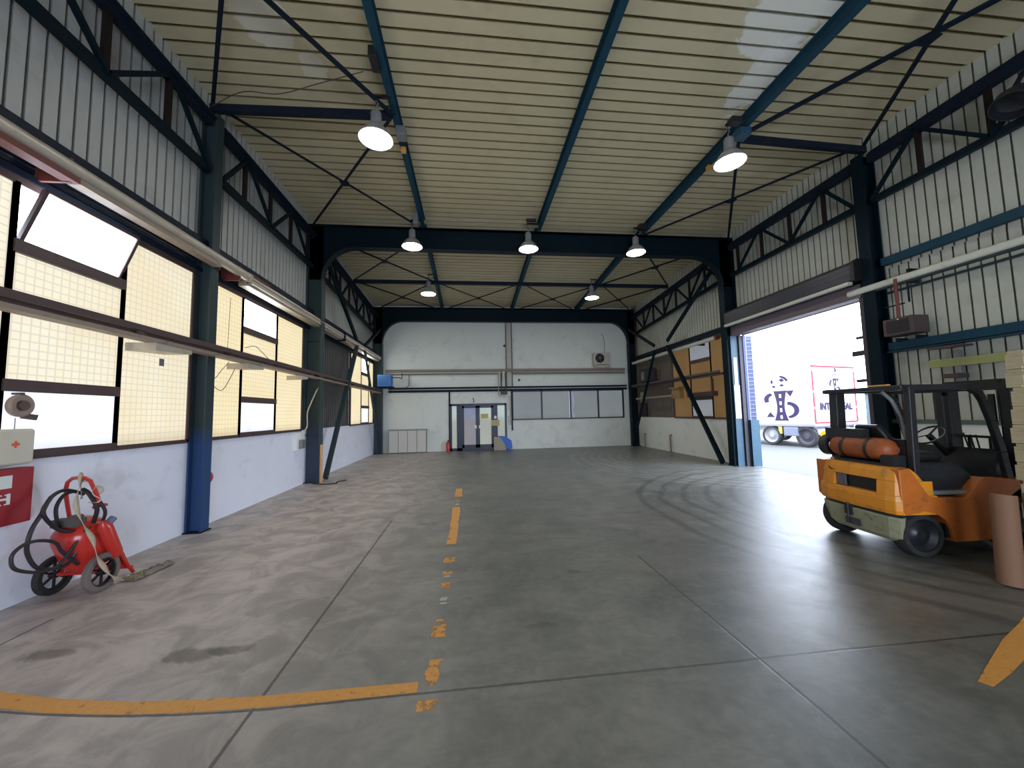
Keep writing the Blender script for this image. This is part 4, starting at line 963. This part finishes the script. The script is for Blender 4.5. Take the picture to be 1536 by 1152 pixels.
T.part(MB().lathe([(0, 0), (.07, 0), (.07, .05), (.03, .07), (0, .07)], top_, Matrix.Rotation(.42, 3, 'X'), 16).box(top_.x-.12, top_.x+.1, top_.y-.1, top_.y+.0, top_.z-.02, top_.z+.05), 'valve_head', pmat('dusty_valve', (.10, .085, .08), .6), smooth=False)
T.part(MB().cyl((-3.61, 4.22, .62), (-3.60, 4.29, .68), .032, 12), 'gauge', pmat('slate_gauge', (.12, .14, .24), .5))
hs = MB()
for pts_, r_ in (([(-3.80, 4.20, .94), (-3.82, 4.11, .99), (-3.82, 4.01, 1.01), (-3.82, 3.92, .96), (-3.82, 3.86, .84), (-3.82, 3.8, .74), (-3.82, 3.77, .64), (-3.82, 3.77, .53), (-3.82, 3.84, .39), (-3.80, 3.93, .33), (-3.77, 4.05, .33), (-3.74, 4.12, .45)], .016),
                 ([(-3.84, 4.16, .98), (-3.86, 4.08, .96), (-3.87, 4.03, .86), (-3.86, 4.03, .74), (-3.86, 4.06, .64)], .015),
                 ([(-3.80, 3.91, .98), (-3.80, 3.85, .86), (-3.80, 3.92, .73), (-3.78, 4.01, .64), (-3.75, 4.12, .62), (-3.72, 4.20, .66)], .016),
                 ([(-3.72, 4.10, .30), (-3.76, 3.99, .46), (-3.76, 3.93, .56), (-3.76, 3.81, .62), (-3.76, 3.7, .63), (-3.76, 3.62, .59), (-3.76, 3.6, .53), (-3.76, 3.63, .45), (-3.76, 3.74, .38), (-3.76, 3.86, .34), (-3.75, 3.97, .36), (-3.72, 4.09, .54), (-3.68, 4.14, .64)], .014)):
    hs.tube(cable(pts_, 0, None, None), r_, 8)
hs.tube(cable([(-3.70, 4.20, .66), (-3.66, 4.18, .80), (-3.70, 4.14, .95), (-3.76, 4.14, 1.0)], 0, None, None), .018, 8)
hs.tube(cable([(-3.66, 4.24, .64), (-3.62, 4.22, .76), (-3.66, 4.18, .90)], 0, None, None), .014, 8)
T.part(hs, 'hose', HOSE, smooth=True)
# webbing strap draped over the handle and trailing on the floor (rests on the trolley)
def ribbon(ctr, w, m, label, cat='strap', tw=0, name='webbing_strap'):
    C = cable(ctr, 0, None, None); rows = []
    for i, p in enumerate(C):
        d = (C[min(i+1, len(C)-1)]-C[max(i-1, 0)]).normalized()
        s_ = d.cross(Vector((1, .35, .25)).normalized())
        if s_.length < .2: s_ = Vector((0, 1, 0))
        s_.normalize(); s_ = Matrix.Rotation(tw*math.sin(i*.35), 3, d) @ s_
        rows.append([p-s_*w/2, p+s_*w/2])
    return single(MB().strip(rows), name, m, label, cat, ctr[0], smooth=True, solid=.004)
ribbon([(-3.80, 4.18, .90), (-3.79, 4.15, 1.08), (-3.76, 4.12, 1.14), (-3.70, 4.04, 1.03), (-3.64, 3.96, .88), (-3.60, 3.99, .70), (-3.58, 4.07, .53), (-3.57, 4.11, .36), (-3.56, 4.2, .2), (-3.57, 4.30, .08), (-3.60, 4.40, .03), (-3.60, 4.52, .02)], .045, STRAP, 'beige webbing strap draped over the red trolley handle', tw=.5)
ribbon([(-3.78, 4.14, 1.10), (-3.70, 4.14, 1.06), (-3.66, 4.17, .99), (-3.66, 4.19, .90), (-3.7, 4.18, .85)], .09, pmat('pale_webbing', (.60, .54, .47), .8), 'bunched pale cloth knotted on the trolley handle', 'cloth', tw=.8, name='knotted_cloth')
def crumpled(x0, y0, x1, y1, w, h, m, label, n=14, seed=3):
    rnd = random.Random(seed); rows = []
    for i in range(n+1):
        t = i/n; cx, cy = x0+(x1-x0)*t, y0+(y1-y0)*t; row = []
        d = Vector((x1-x0, y1-y0, 0)).normalized(); sd = Vector((-d.y, d.x, 0))
        for k in range(5):
            q = Vector((cx, cy, 0))+sd*(w*(k/4-.5)*(1-.35*t))+Vector((rnd.uniform(-.01, .01), rnd.uniform(-.01, .01), .006+rnd.uniform(0, h)*(1 if 0 < k < 4 else .3)))
            row.append(q)
        rows.append(row)
    return single(MB().strip(rows), 'floor_strap', m, label, 'strap', (x0, y0, .006), solid=.004)
crumpled(-3.54, 4.40, -3.46, 4.86, .20, .045, pmat('dusty_grey_webbing', (.20, .17, .14), .8), 'crumpled dark grey strap lying on the floor before the trolley')
crumpled(-3.50, 4.40, -3.52, 4.62, .07, .06, pmat('olive_webbing', (.30, .26, .12), .7), 'olive scrap of strap lying on the dark grey strap', 8, 5)
crumpled(-3.62, 4.36, -3.60, 4.50, .05, .03, WHITE, 'short white strap piece on the floor beside the trolley wheel', 6, 8)

# ------------------------------------------------------------------ forklift
FK = thing('forklift', 'orange counterbalance forklift with black mast parked before the open gateway', 'forklift', (4.59, 4.155, 0), -.085)
def fpart(mb, name, m, parent=None, label=None, **kw):
    o = mb.build(name, m, parent or FK, **kw)
    if label: o['label'] = label
    return o
def plan(z, du, hw, cham, u1):
    """counterweight outline at height z"""
    pts = [(u1, -hw), (du+.07, -hw), (du+.02, -hw+.03), (du, -hw+.12), (du-.015, 0), (du, hw-cham-.1), (du+.05, hw-cham*.5), (du+.13, hw), (u1, hw)]
    return [(a, b, z) for a, b in pts]
fpart(MB().loft([plan(.455, .0, .53, .12, .5), plan(.50, -.01, .535, .12, .5), plan(.60, -.012, .535, .12, .48), plan(.66, 0, .53, .12, .46)]), 'counterweight', ORANGE, bevel=.008)
# upper part has the radiator slot cut: two cheeks, a lintel
up = MB()
up.loft([plan(.66, 0, .53, .12, .3), plan(.665, 0, .53, .12, .3)])
cw = MB()
cw.loft([plan(.81, .015, .53, .12, .32), plan(.90, .03, .52, .12, .26), plan(.945, .05, .50, .12, .22), plan(.955, .08, .46, .1, .2)])
fpart(cw, 'counterweight_crown', ORANGE, bevel=.006)
ch = MB()
ch.loft([[(a, b, z) for a, b in ((.42, -.53), (.07+o_, -.53), (.02+o_, -.50), (0+o_, -.42), (-.01+o_, -.33), (.12, -.33))] for z, o_ in ((.66, 0), (.81, .015))])
fpart(ch, 'slot_cheek', ORANGE); ch = MB()
ch.loft([[(a, b, z) for a, b in ((.12, .22), (-.008+o_, .22), (0+o_, .32), (.06+o_, .47), (.13+o_, .53), (.42, .53))] for z, o_ in ((.66, 0), (.81, .015))])
fpart(ch, 'slot_cheek', ORANGE)
fpart(MB().box(.07, .3, -.5, .5, .6, .84), 'radiator_slot', BLACK, label='dark slot')
fpart(MB().box(.03, .06, .10, .215, .665, .805), 'slot_louvre', pmat('slot_grey', (.12, .12, .13), .5))
lw = MB()
def plan2(z, du, hw, u1): return [(a, b, z) for a, b in ((u1, -hw*.55), (du+.09, -hw*.98), (du+.04, -hw), (du, -hw+.1), (du-.01, 0), (du, hw-.2), (du+.07, hw-.06), (du+.15, hw*.97), (u1, hw*.55))]
lw.loft([plan2(.155, .05, .46, .4), plan2(.20, .02, .50, .4), plan2(.40, -.005, .53, .4), plan2(.425, .0, .53, .4)])
fpart(lw, 'lower_counterweight', CWGREY, bevel=.006, label='scuffed grey-green lower part')
fpart(MB().loft([plan2(.425, .01, .52, .4), plan2(.455, .01, .52, .4)]), 'seam_strip', FLB)
fpart(MB().box(-.035, .02, -.02, .07, .335, .45).cyl((-.03, .025, .30), (-.03, .025, .47), .014, 8), 'tow_pin', FLB)
fpart(MB().box(-.012, .01, -.10, .02, .22, .30).box(-.012, .01, .04, .09, .22, .30), 'tow_recess', DKCHAS)
# side panels
prof = [(.10, .45), (.055, .50), (.055, .94), (.17, .955), (.24, .85), (.36, .665), (.42, .645), (.76, .625), (.80, .65), (.94, .80), (1.0, .835), (1.38, .81), (1.43, .74), (1.36, .69), (1.24, .60), (1.15, .47), (1.11, .33), (1.08, .18), (.60, .165), (.58, .30), (.52, .40), (.43, .465), (.30, .49), (.18, .47)]
for v0, v1 in ((-.536, -.40), (.40, .536)):
    fpart(MB().prism(prof, v0, v1, lambda p, q, dd: (p, dd, q)), 'side_panel', ORANGED, bevel=.01)
fpart(MB().box(.12, 1.5, -.33, .33, .2, .62).box(.55, 1.1, -.5, .5, .2, .6), 'chassis', FLB)
hood = MB().loft([[(a, b, z) for a, b in ((.16, -.42), (.98, -.44), (.98, .44), (.16, .42))] for z in (.6, .86)]+[[(a, b, .98) for a, b in ((.24, -.36), (.9, -.38), (.9, .38), (.24, .36))]])
fpart(hood, 'engine_hood', FLB, bevel=.02)
fpart(MB().box(.95, 1.45, -.42, .42, .42, .62).prism([(1.28, .6), (1.45, .6), (1.45, 1.08), (1.36, 1.12)], -.4, .4, lambda p, q, dd: (p, dd, q)), 'floor_plate', FLB)
fpart(MB().box(.36, .9, -.50, -.40, .66, .70), 'step_edge', GREY)
# seat
sb = MB().loft([[(.42, -.22, .98), (.92, -.22, .98), (.92, .22, .98), (.42, .22, .98)], [(.40, -.24, 1.06), (.94, -.23, 1.04), (.94, .23, 1.04), (.40, .24, 1.06)], [(.46, -.2, 1.10), (.9, -.19, 1.08), (.9, .19, 1.08), (.46, .2, 1.10)]])
so = fpart(sb, 'seat', BLACK, bevel=.02, smooth=True)
MB().loft([[(.40, -.2, 1.06), (.50, -.22, 1.06), (.50, .22, 1.06), (.40, .2, 1.06)], [(.30, -.2, 1.25), (.40, -.21, 1.25), (.40, .21, 1.25), (.30, .2, 1.25)], [(.25, -.14, 1.40), (.32, -.14, 1.42), (.32, .14, 1.42), (.25, .14, 1.40)]]).build('backrest', BLACK, so, bevel=.02, smooth=True)
# steering
stw = MB(); ctr = Vector((1.15, .08, 1.26)); Rt = Matrix.Rotation(-.7, 3, 'Y')
stw.tube([ctr+Rt@Vector((.16*math.cos(a), .16*math.sin(a), 0)) for a in [2*PI*k/28 for k in range(28)]], .012, 8, closed=True)
for k in range(3): stw.bar(ctr, ctr+Rt@Vector((.155*math.cos(k*2.09), .155*math.sin(k*2.09), 0)), .02, .012)
fpart(stw, 'steering_wheel', BLACK, smooth=True)
fpart(MB().tube([(1.15, .08, 1.25), (1.38, .08, 1.0)], .035, 10), 'steering_column', BLACK, smooth=True)
fpart(MB().tube([(1.30, -.2, 1.1), (1.22, -.22, 1.3)], .008, 6).tube([(1.30, -.25, 1.1), (1.24, -.27, 1.28)], .008, 6).tube([(1.30, -.3, 1.1), (1.24, -.32, 1.28)], .008, 6), 'control_levers', BLACK, smooth=True)
# overhead guard
g = MB()
for v in (-.47, .47):
    w_ = .07 if v < 0 else .12
    g.bar((.30 if v < 0 else .33, v, .90), (.33 if v < 0 else .36, v, 1.84), w_, w_)
    pts = [(1.36, v, .80), (1.32, v, 1.1), (1.24, v, 1.45), (1.17, v, 1.68), (1.12, v, 1.77), (1.03, v, 1.82), (.9, v, 1.835)]
    for a, b in zip(pts, pts[1:]): g.bar(a, b, .05, .075, (1, 0, 0))
    g.bar((.22, v, 1.84), (1.05, v, 1.835), .06, .06)
g.bar((.24, -.5, 1.84), (.24, .52, 1.84), .07, .05).bar((1.08, -.47, 1.81), (1.08, .47, 1.81), .06, .05)
gd = fpart(g, 'overhead_guard', FLB, bevel=.008)
bars = MB()
for k in range(5): bars.bar((.36+k*.14, -.46, 1.85), (.36+k*.14, .46, 1.85), .035, .02)
bars.build('roof_bars', FLB, gd)
MB().box(.215, .265, -.34, -.12, 1.868, 1.885).build('orange_reflection_bar', BRASS, gd)['label'] = 'orange bar standing for a reflection on the guard roof'  # a reflection on the roof edge, shaped as an orange bar
fpart(MB().box(.33, .36, -.44, -.36, 1.42, 1.60), 'rear_lamp', BLACK, bevel=.008)
fpart(MB().tube([(.28, -.22, 1.80), (.30, -.30, 1.7), (.34, -.36, 1.5), (.34, -.38, 1.25), (.3, -.3, 1.08)], .02, 8), 'exhaust_hose', GREY, smooth=True)
fpart(MB().box(.16, .24, -.06, .47, 1.2, 1.36), 'rear_cross_panel', FLB)
# gas cylinder lying across
Ry = Matrix.Rotation(PI/2, 3, 'X')
gc = fpart(MB().lathe([(0, -.38), (.06, -.375), (.11, -.34), (.13, -.28), (.13, .28), (.11, .34), (.06, .375), (0, .38)], (.22, .03, 1.13), Ry, 28), 'gas_cylinder', GASC, smooth=True)
MB().lathe([(.07, -.39), (.13, -.40), (.14, -.48), (.13, -.48), (.12, -.41), (.07, -.39)], (.22, .03, 1.13), Ry, 24).build('cylinder_collar', FLB, gc)
for q0 in (-.18, .14): MB().lathe([(.133, q0), (.136, q0), (.136, q0+.04), (.133, q0+.04)], (.22, .03, 1.13), Ry, 28).build('cylinder_strap', FLB, gc)
fpart(MB().box(.12, .34, -.42, -.28, .95, 1.08).box(.10, .34, -.30, .30, .955, .985).box(.3, .36, -.40, .44, .98, 1.25), 'cylinder_bracket', FLB)
fpart(MB().box(.14, .3, -.10, .40, .955, .975), 'top_pad', CREAM, label='pale pad between cylinder bracket and counterweight')
# wheels
AxY = Matrix.Rotation(PI/2, 3, 'X')
for u, v, r, w_ in ((.29, -.44, .235, .15), (.29, .44, .235, .15), (1.42, -.44, .30, .19), (1.42, .44, .30, .19)):
    wheel(FK, (u, v, r), r, w_, AxY, RUBBER, FLB)
# mast
for v in (-.33, .33):
    fpart(MB().box(1.62, 1.77, v-.045, v+.045, .08, 1.88), 'mast_rail', FLB, bevel=.006)
    s_ = -1 if v > 0 else 1
    fpart(MB().box(1.66, 1.80, v+s_*.06-.025, v+s_*.06+.025, .1, 1.92), 'inner_mast_rail', FLB, bevel=.004)
    fpart(MB().cyl((1.60, v+s_*.10, .1), (1.60, v+s_*.10, 1.75), .03, 12), 'lift_cylinder', FLB, smooth=True)
    fpart(MB().cyl((.98, v*1.15, .45), (1.60, v*1.15, .70), .035, 12), 'tilt_cylinder', FLB, smooth=True)
fpart(MB().box(1.60, 1.68, -.37, .37, 1.80, 1.88).box(1.60, 1.66, -.37, .37, .15, .25).box(1.66, 1.72, -.30, .30, 1.86, 1.93), 'mast_crossbar', FLB)
fpart(MB().box(1.80, 1.86, -.42, .42, .12, .22).box(1.80, 1.86, -.42, .42, .46, .56), 'carriage', FLB)
lb = MB()
for v in (-.42, -.21, 0, .21, .42): lb.bar((1.84, v, .5), (1.84, v, 1.22), .02, .03)
lb.bar((1.84, -.43, 1.22), (1.84, .43, 1.22), .03, .03).bar((1.84, -.43, .9), (1.84, .43, .9), .02, .02)
fpart(lb, 'load_backrest', FLB)
for v in (-.25, .25):
    fpart(MB().box(1.86, 1.90, v-.05, v+.05, .06, .6).prism([(1.86, .04), (2.75, .04), (2.75, .05), (1.90, .09), (1.86, .09)], v-.05, v+.05, lambda p, q, dd: (p, dd, q)), 'fork', FLB)
fpart(MB().lathe([(0, .05), (.05, .05), (.075, .0), (.07, -.03), (0, -.03)], (1.52, -.50, 1.0), Matrix.Rotation(-PI/2, 3, 'Y'), 20), 'headlamp', BLACK, smooth=True)
fpart(MB().box(1.40, 1.62, -.50, -.44, .78, .82), 'front_bracket', ORANGED)
# scuffed unreadable paint traces on the crown
fpart(MB().bar((.012, .30, .875), (.012, .26, .84), .004, .012).bar((.012, .26, .845), (.012, .22, .845), .004, .01).bar((.014, -.02, .87), (.014, .02, .84), .004, .012).bar((.014, -.06, .87), (.014, -.02, .84), .004, .012).bar((.014, -.08, .85), (.014, -.01, .865), .004, .01), 'paint_scratches', FLB)

# ------------------------------------------------------------------ pallets and cardboard tubes at the right
def pallet():
    t = thing('wooden_pallet', '', 'pallet', (0, 0, 0), 0, 'wooden pallets in the stack'); q = 1.2
    for k in range(5):
        MB().box(-.6, .6, -.4+k*.165, -.4+k*.165+.12, .12*q, .147*q).build('deck_board', WOOD, t, bevel=.004)
    for k in range(3): MB().box(-.6+k*.5, -.6+k*.5+.2, -.4, .4, .1*q, .12*q).build('cross_board', WOOD, t, bevel=.004)
    for a in (-.6, -.07, .46):
        for b in (-.4, -.07, .26): MB().box(a, a+.14, b, b+.14, .022*q, .1*q).build('block', WOOD, t, bevel=.004)
    for b in (-.4, -.05, .28): MB().box(-.6, .6, b, b+.12, 0, .022*q).build('bottom_board', WOOD, t, bevel=.004)
    return t
ordn = ['bottom', 'second', 'third', 'fourth', 'fifth', 'sixth', 'seventh', 'eighth', 'ninth', 'tenth', 'eleventh', 'topmost']
pz = pallet()
for k in range(12):
    c = pz if k == 0 else copy_tree(pz)
    c.location = (5.78+random.uniform(-.02, .02), 2.62+random.uniform(-.02, .02), k*.179)
    c.rotation_euler = (0, 0, -.18+random.uniform(-.02, .02))
    c['label'] = 'pale wooden pallet, %s of the tall stack at the right' % (ordn[k] if k in (0, 11) else ordn[k]+' from the floor')
def tube_roll(p0, p1, r, label, m=CARD):
    T = W('cardboard_tube', label, 'cardboard tube', p0, 'cardboard tubes before the pallets')
    d = Vector(p1)-Vector(p0); L = d.length; q = d.to_track_quat('Z', 'Y').to_matrix()
    T.part(MB().lathe([(r, 0), (r, L), (r-.012, L), (r-.012, .0), (r, 0)], p0, q, 28), 'tube_wall', m, smooth=True)
    T.part(MB().lathe([(r-.012, L-.05), (0, L-.05)], p0, q, 28), 'end_plug', m)
tube_roll((4.84, 2.99, .0), (4.93, 3.03, .79), .085, 'brown cardboard tube standing upright, left one of the pair before the pallets')
tube_roll((5.01, 2.82, .0), (5.06, 2.86, .82), .11, 'thicker brown cardboard tube standing upright beside the pallet stack')

# ------------------------------------------------------------------ outside: trailer
K = Vector((13.65, 13.56, 0)); ru = Vector((.966, .264, 0)); rs = Vector((-.264, .966, 0))
TL = W('box_trailer', 'white box trailer with dark road emblem parked outside the gateway', 'trailer', K)
def fb_(a, b, z): return tuple(K+ru*a+rs*b+Vector((0, 0, z)))
def lbox(mb, a0, a1, b0, b1, z0, z1):
    mb.loft([[fb_(a0, b0, z), fb_(a1, b0, z), fb_(a1, b1, z), fb_(a0, b1, z)] for z in (z0, z1)]); return mb
RW = 2.95; BZ0, BZ1 = .92, 3.32
TL.part(lbox(MB(), 0, RW, 0, 9, BZ0, BZ1), 'box_body', TRAILER)
TL.part(lbox(lbox(MB(), -.02, RW, -.02, 9, BZ0-.09, BZ0), .1, RW-.1, .1, 8.8, .62, .82), 'chassis', pmat('grey_chassis', (.22, .22, .25), .5))
tp = MB()
for z0_, z1_ in ((1.0, 1.55), (1.62, 2.2), (2.28, 3.1)): lbox(tp, .02, .09, -.03, -.015, z0_, z1_); lbox(tp, RW-.09, RW-.02, -.03, -.015, z0_, z1_)
lbox(tp, .02, RW-.02, -.03, -.015, BZ1-.08, BZ1-.02); lbox(tp, .05, RW-.05, -.03, -.015, BZ0+.03, BZ0+.09)
TL.part(tp, 'reflective_border', TAPE)
TL.part(lbox(MB(), 0, RW, -.05, 0, BZ1-.02, BZ1+.03), 'rear_header', GREY)
lbx = MB(); lbox(lbx, .1, RW-.1, -.1, -.02, .50, .72)
TL.part(lbx, 'rear_bumper', pmat('pale_bumper', (.55, .50, .50), .5))
al = MB(); al.loft([[tuple(K+ru*(.35+.22*math.cos(t)*s_)+rs*(-.13)+Vector((0, 0, .56+.09*math.sin(t)*s_))) for t in [2*PI*k/20 for k in range(20)]] for s_ in (1, .98)], True)
al2 = MB().lathe([(0, 0), (.2, 0), (.2, .03), (0, .03)], fb_(.26, -.14, .47), Matrix((( -rs.x, ru.x, 0), (-rs.y, ru.y, 0), (0, 0, 1))) @ Matrix.Rotation(PI/2, 3, 'Y'), 24)
al.bm.free()
TL.part(al2, 'amber_lamp', AMBER)
for b in (.35, 1.75, 2.95): 
    for a in (.12, RW-.3):
        axm = Matrix(((ru.x, rs.x, 0), (ru.y, rs.y, 0), (0, 0, 1))) @ Matrix.Rotation(PI/2, 3, 'Y')
        wheel(TL.o, Vector(fb_(a, b, .42))-K, .42, .26, axm, RUBBER, RIM if b > 1 else DKCHAS)
un = MB(); lbox(un, -.02, .5, .62, 1.2, .42, .80)
TL.part(un, 'tool_box', pmat('slate_tool_box', (.16, .17, .24), .5), bevel=.03)
un = MB(); lbox(un, .0, .3, 1.28, 1.42, .5, .82)
TL.part(un, 'yellow_box', pmat('mustard_box', (.42, .33, .06), .5))
un = MB(); lbox(un, -.01, .03, 3.1, 3.5, .25, .32); lbox(un, -.01, .03, 3.1, 3.5, .38, .44)
TL.part(un, 'side_guard', WHITE)
# emblem: road between curved strokes with a dotted globe; drawn in (s, z) on a face
def emblem(tf, sc, z0, nm):
    mb = MB()
    def poly(pts): 
        vs0 = [mb.bm.verts.new(tf(a*sc, z0+b*sc, .006)) for a, b in pts]; mb.bm.faces.new(vs0)
    def quadstrip(A, B):
        R1 = [mb.bm.verts.new(tf(a*sc, z0+b*sc, .006)) for a, b in A]; R2 = [mb.bm.verts.new(tf(a*sc, z0+b*sc, .006)) for a, b in B]
        for i in range(len(R1)-1): mb.bm.faces.new((R1[i], R1[i+1], R2[i+1], R2[i]))
    hw = lambda t: .15+.13*abs(2*(1-t)-1.1)**1.7*(1.25 if t < .5 else .75)
    ts = [k/24 for k in range(25)]
    for sd in (-1, 1):
        A = [(sd*hw(t), t*1.55) for t in ts]; B = [(sd*.045, t*1.55) for t in ts]; quadstrip(A, B)
    for q0, q1 in ((0, .10), (.28, .45), (.65, .82), (1.0, 1.18), (1.38, 1.55)): poly([(-.045, q0), (.045, q0), (.045, q1), (-.045, q1)])
    # right lower bowl
    A = []; B = []
    for k in range(19):
        th = PI*.5-PI*k/18*.98
        A.append((.28+.42*math.cos(th)*1.0, .55+.42*math.sin(th))); B.append((.24+.27*math.cos(th), .55+.30*math.sin(th)-.04*(1-k/18)))
    quadstrip(A, B)
    A = []; B = []
    for k in range(13):
        th = PI*.55+PI*.62*k/12
        A.append((-.32+.36*math.cos(th), 1.12+.34*math.sin(th))); B.append((-.28+.20*math.cos(th), 1.10+.22*math.sin(th)))
    quadstrip(A, B)
    poly([(.22, 1.52), (.55, 1.55), (.40, 1.22)]); poly([(-.62, .18), (-.26, .18), (-.45, .46)])
    # globe patches
    for gx, gz, gr, st, en in ((0, 1.98, .36, .1, 1.4), (0, 1.98, .36, 2.6, 3.2), (0, 1.98, .36, 3.6, 4.0)):
        A = [(gx+gr*math.cos(t), gz+gr*math.sin(t)) for t in [st+(en-st)*k/8 for k in range(9)]]; B = [(gx+gr*.74*math.cos(t+.2), gz+gr*.74*math.sin(t+.1)) for t in [st+(en-st)*k/8 for k in range(9)]]
        quadstrip(A, B)
    poly([(-.02, 2.12), (.12, 2.2), (.22, 2.06), (.08, 2.0)]); poly([(0, 1.86), (.12, 1.9), (.2, 1.8), (.05, 1.76)])
    return mb
nrm = -rs
side = lambda s_, z, off: Vector(K+rs*(1.72-s_*1.0)+ru*(-off-.002)+Vector((0, 0, z)))
TL.part(emblem(lambda a, z, o_: K+rs*(1.25-a*1.25)+ru*(-o_)+Vector((0, 0, z)), .83, 1.06, 's'), 'side_emblem', LOGO)
TL.part(emblem(lambda a, z, o_: K+ru*(RW*.52+a)+rs*(-o_)+Vector((0, 0, z)), .56, 1.93, 'r'), 'rear_emblem', LOGO)
mt = Matrix(((ru.x, 0, -rs.x, 0), (ru.y, 0, -rs.y, 0), (0, 1, 0, 0), (0, 0, 0, 1)))
textmesh('INTERSTEAL', .40, LOGO, 'lettering', TL.o, Matrix.Translation(ru*RW*.5+rs*(-.03)+Vector((0, 0, 1.62))) @ mt)
ln = MB(); lbox(ln, .35, RW-.35, -.02, -.015, 1.33, 1.345); lbox(ln, 1.5, 1.75, -.02, -.015, 1.12, 1.14); lbox(ln, 1.5, 1.7, -.02, -.015, 1.18, 1.20)
TL.part(ln, 'rule_line', GREY)
# pale blue building corner beyond the trailer
T = W('neighbouring_building', 'pale blue-grey building seen right of the trailer through the gateway', 'building', (20, 12, 0))
T.part(MB().box(19, 30, 6.0, 16.1, -.02, 2.2), 'wall', pmat('pale_blue_wall', (.085, .115, .13), .8))
T.part(MB().box(18.9, 30, 5.9, 16.2, 2.2, 2.35), 'eaves', pmat('blue_eaves', (.25, .30, .42), .6))

# ------------------------------------------------------------------ light
wd = bpy.data.worlds.new('world'); S.world = wd; wd.use_nodes = True
nt = wd.node_tree; nt.nodes.clear()
bg = N(nt, 'ShaderNodeBackground'); wo = N(nt, 'ShaderNodeOutputWorld')
bg.inputs[0].default_value = (.75, .84, 1.0, 1); bg.inputs[1].default_value = 9.0
nt.links.new(bg.outputs[0], wo.inputs[0])
def portal_light(loc, rot, sx, sy):
    l = bpy.data.lights.new('opening_portal', 'AREA'); l.shape = 'RECTANGLE'; l.size = sx; l.size_y = sy; l.cycles.is_portal = True
    o = bpy.data.objects.new('opening_portal', l); COL.objects.link(o); o.location = loc; o.rotation_euler = rot
portal_light((8.0, 8.15, 1.9), (0, PI/2, 0), 3.8, 3.6)
portal_light((1.7, YF-.1, 1.7), (PI/2, 0, 0), 5.4, 3.4)  # samples sky through the doorway added behind the camera
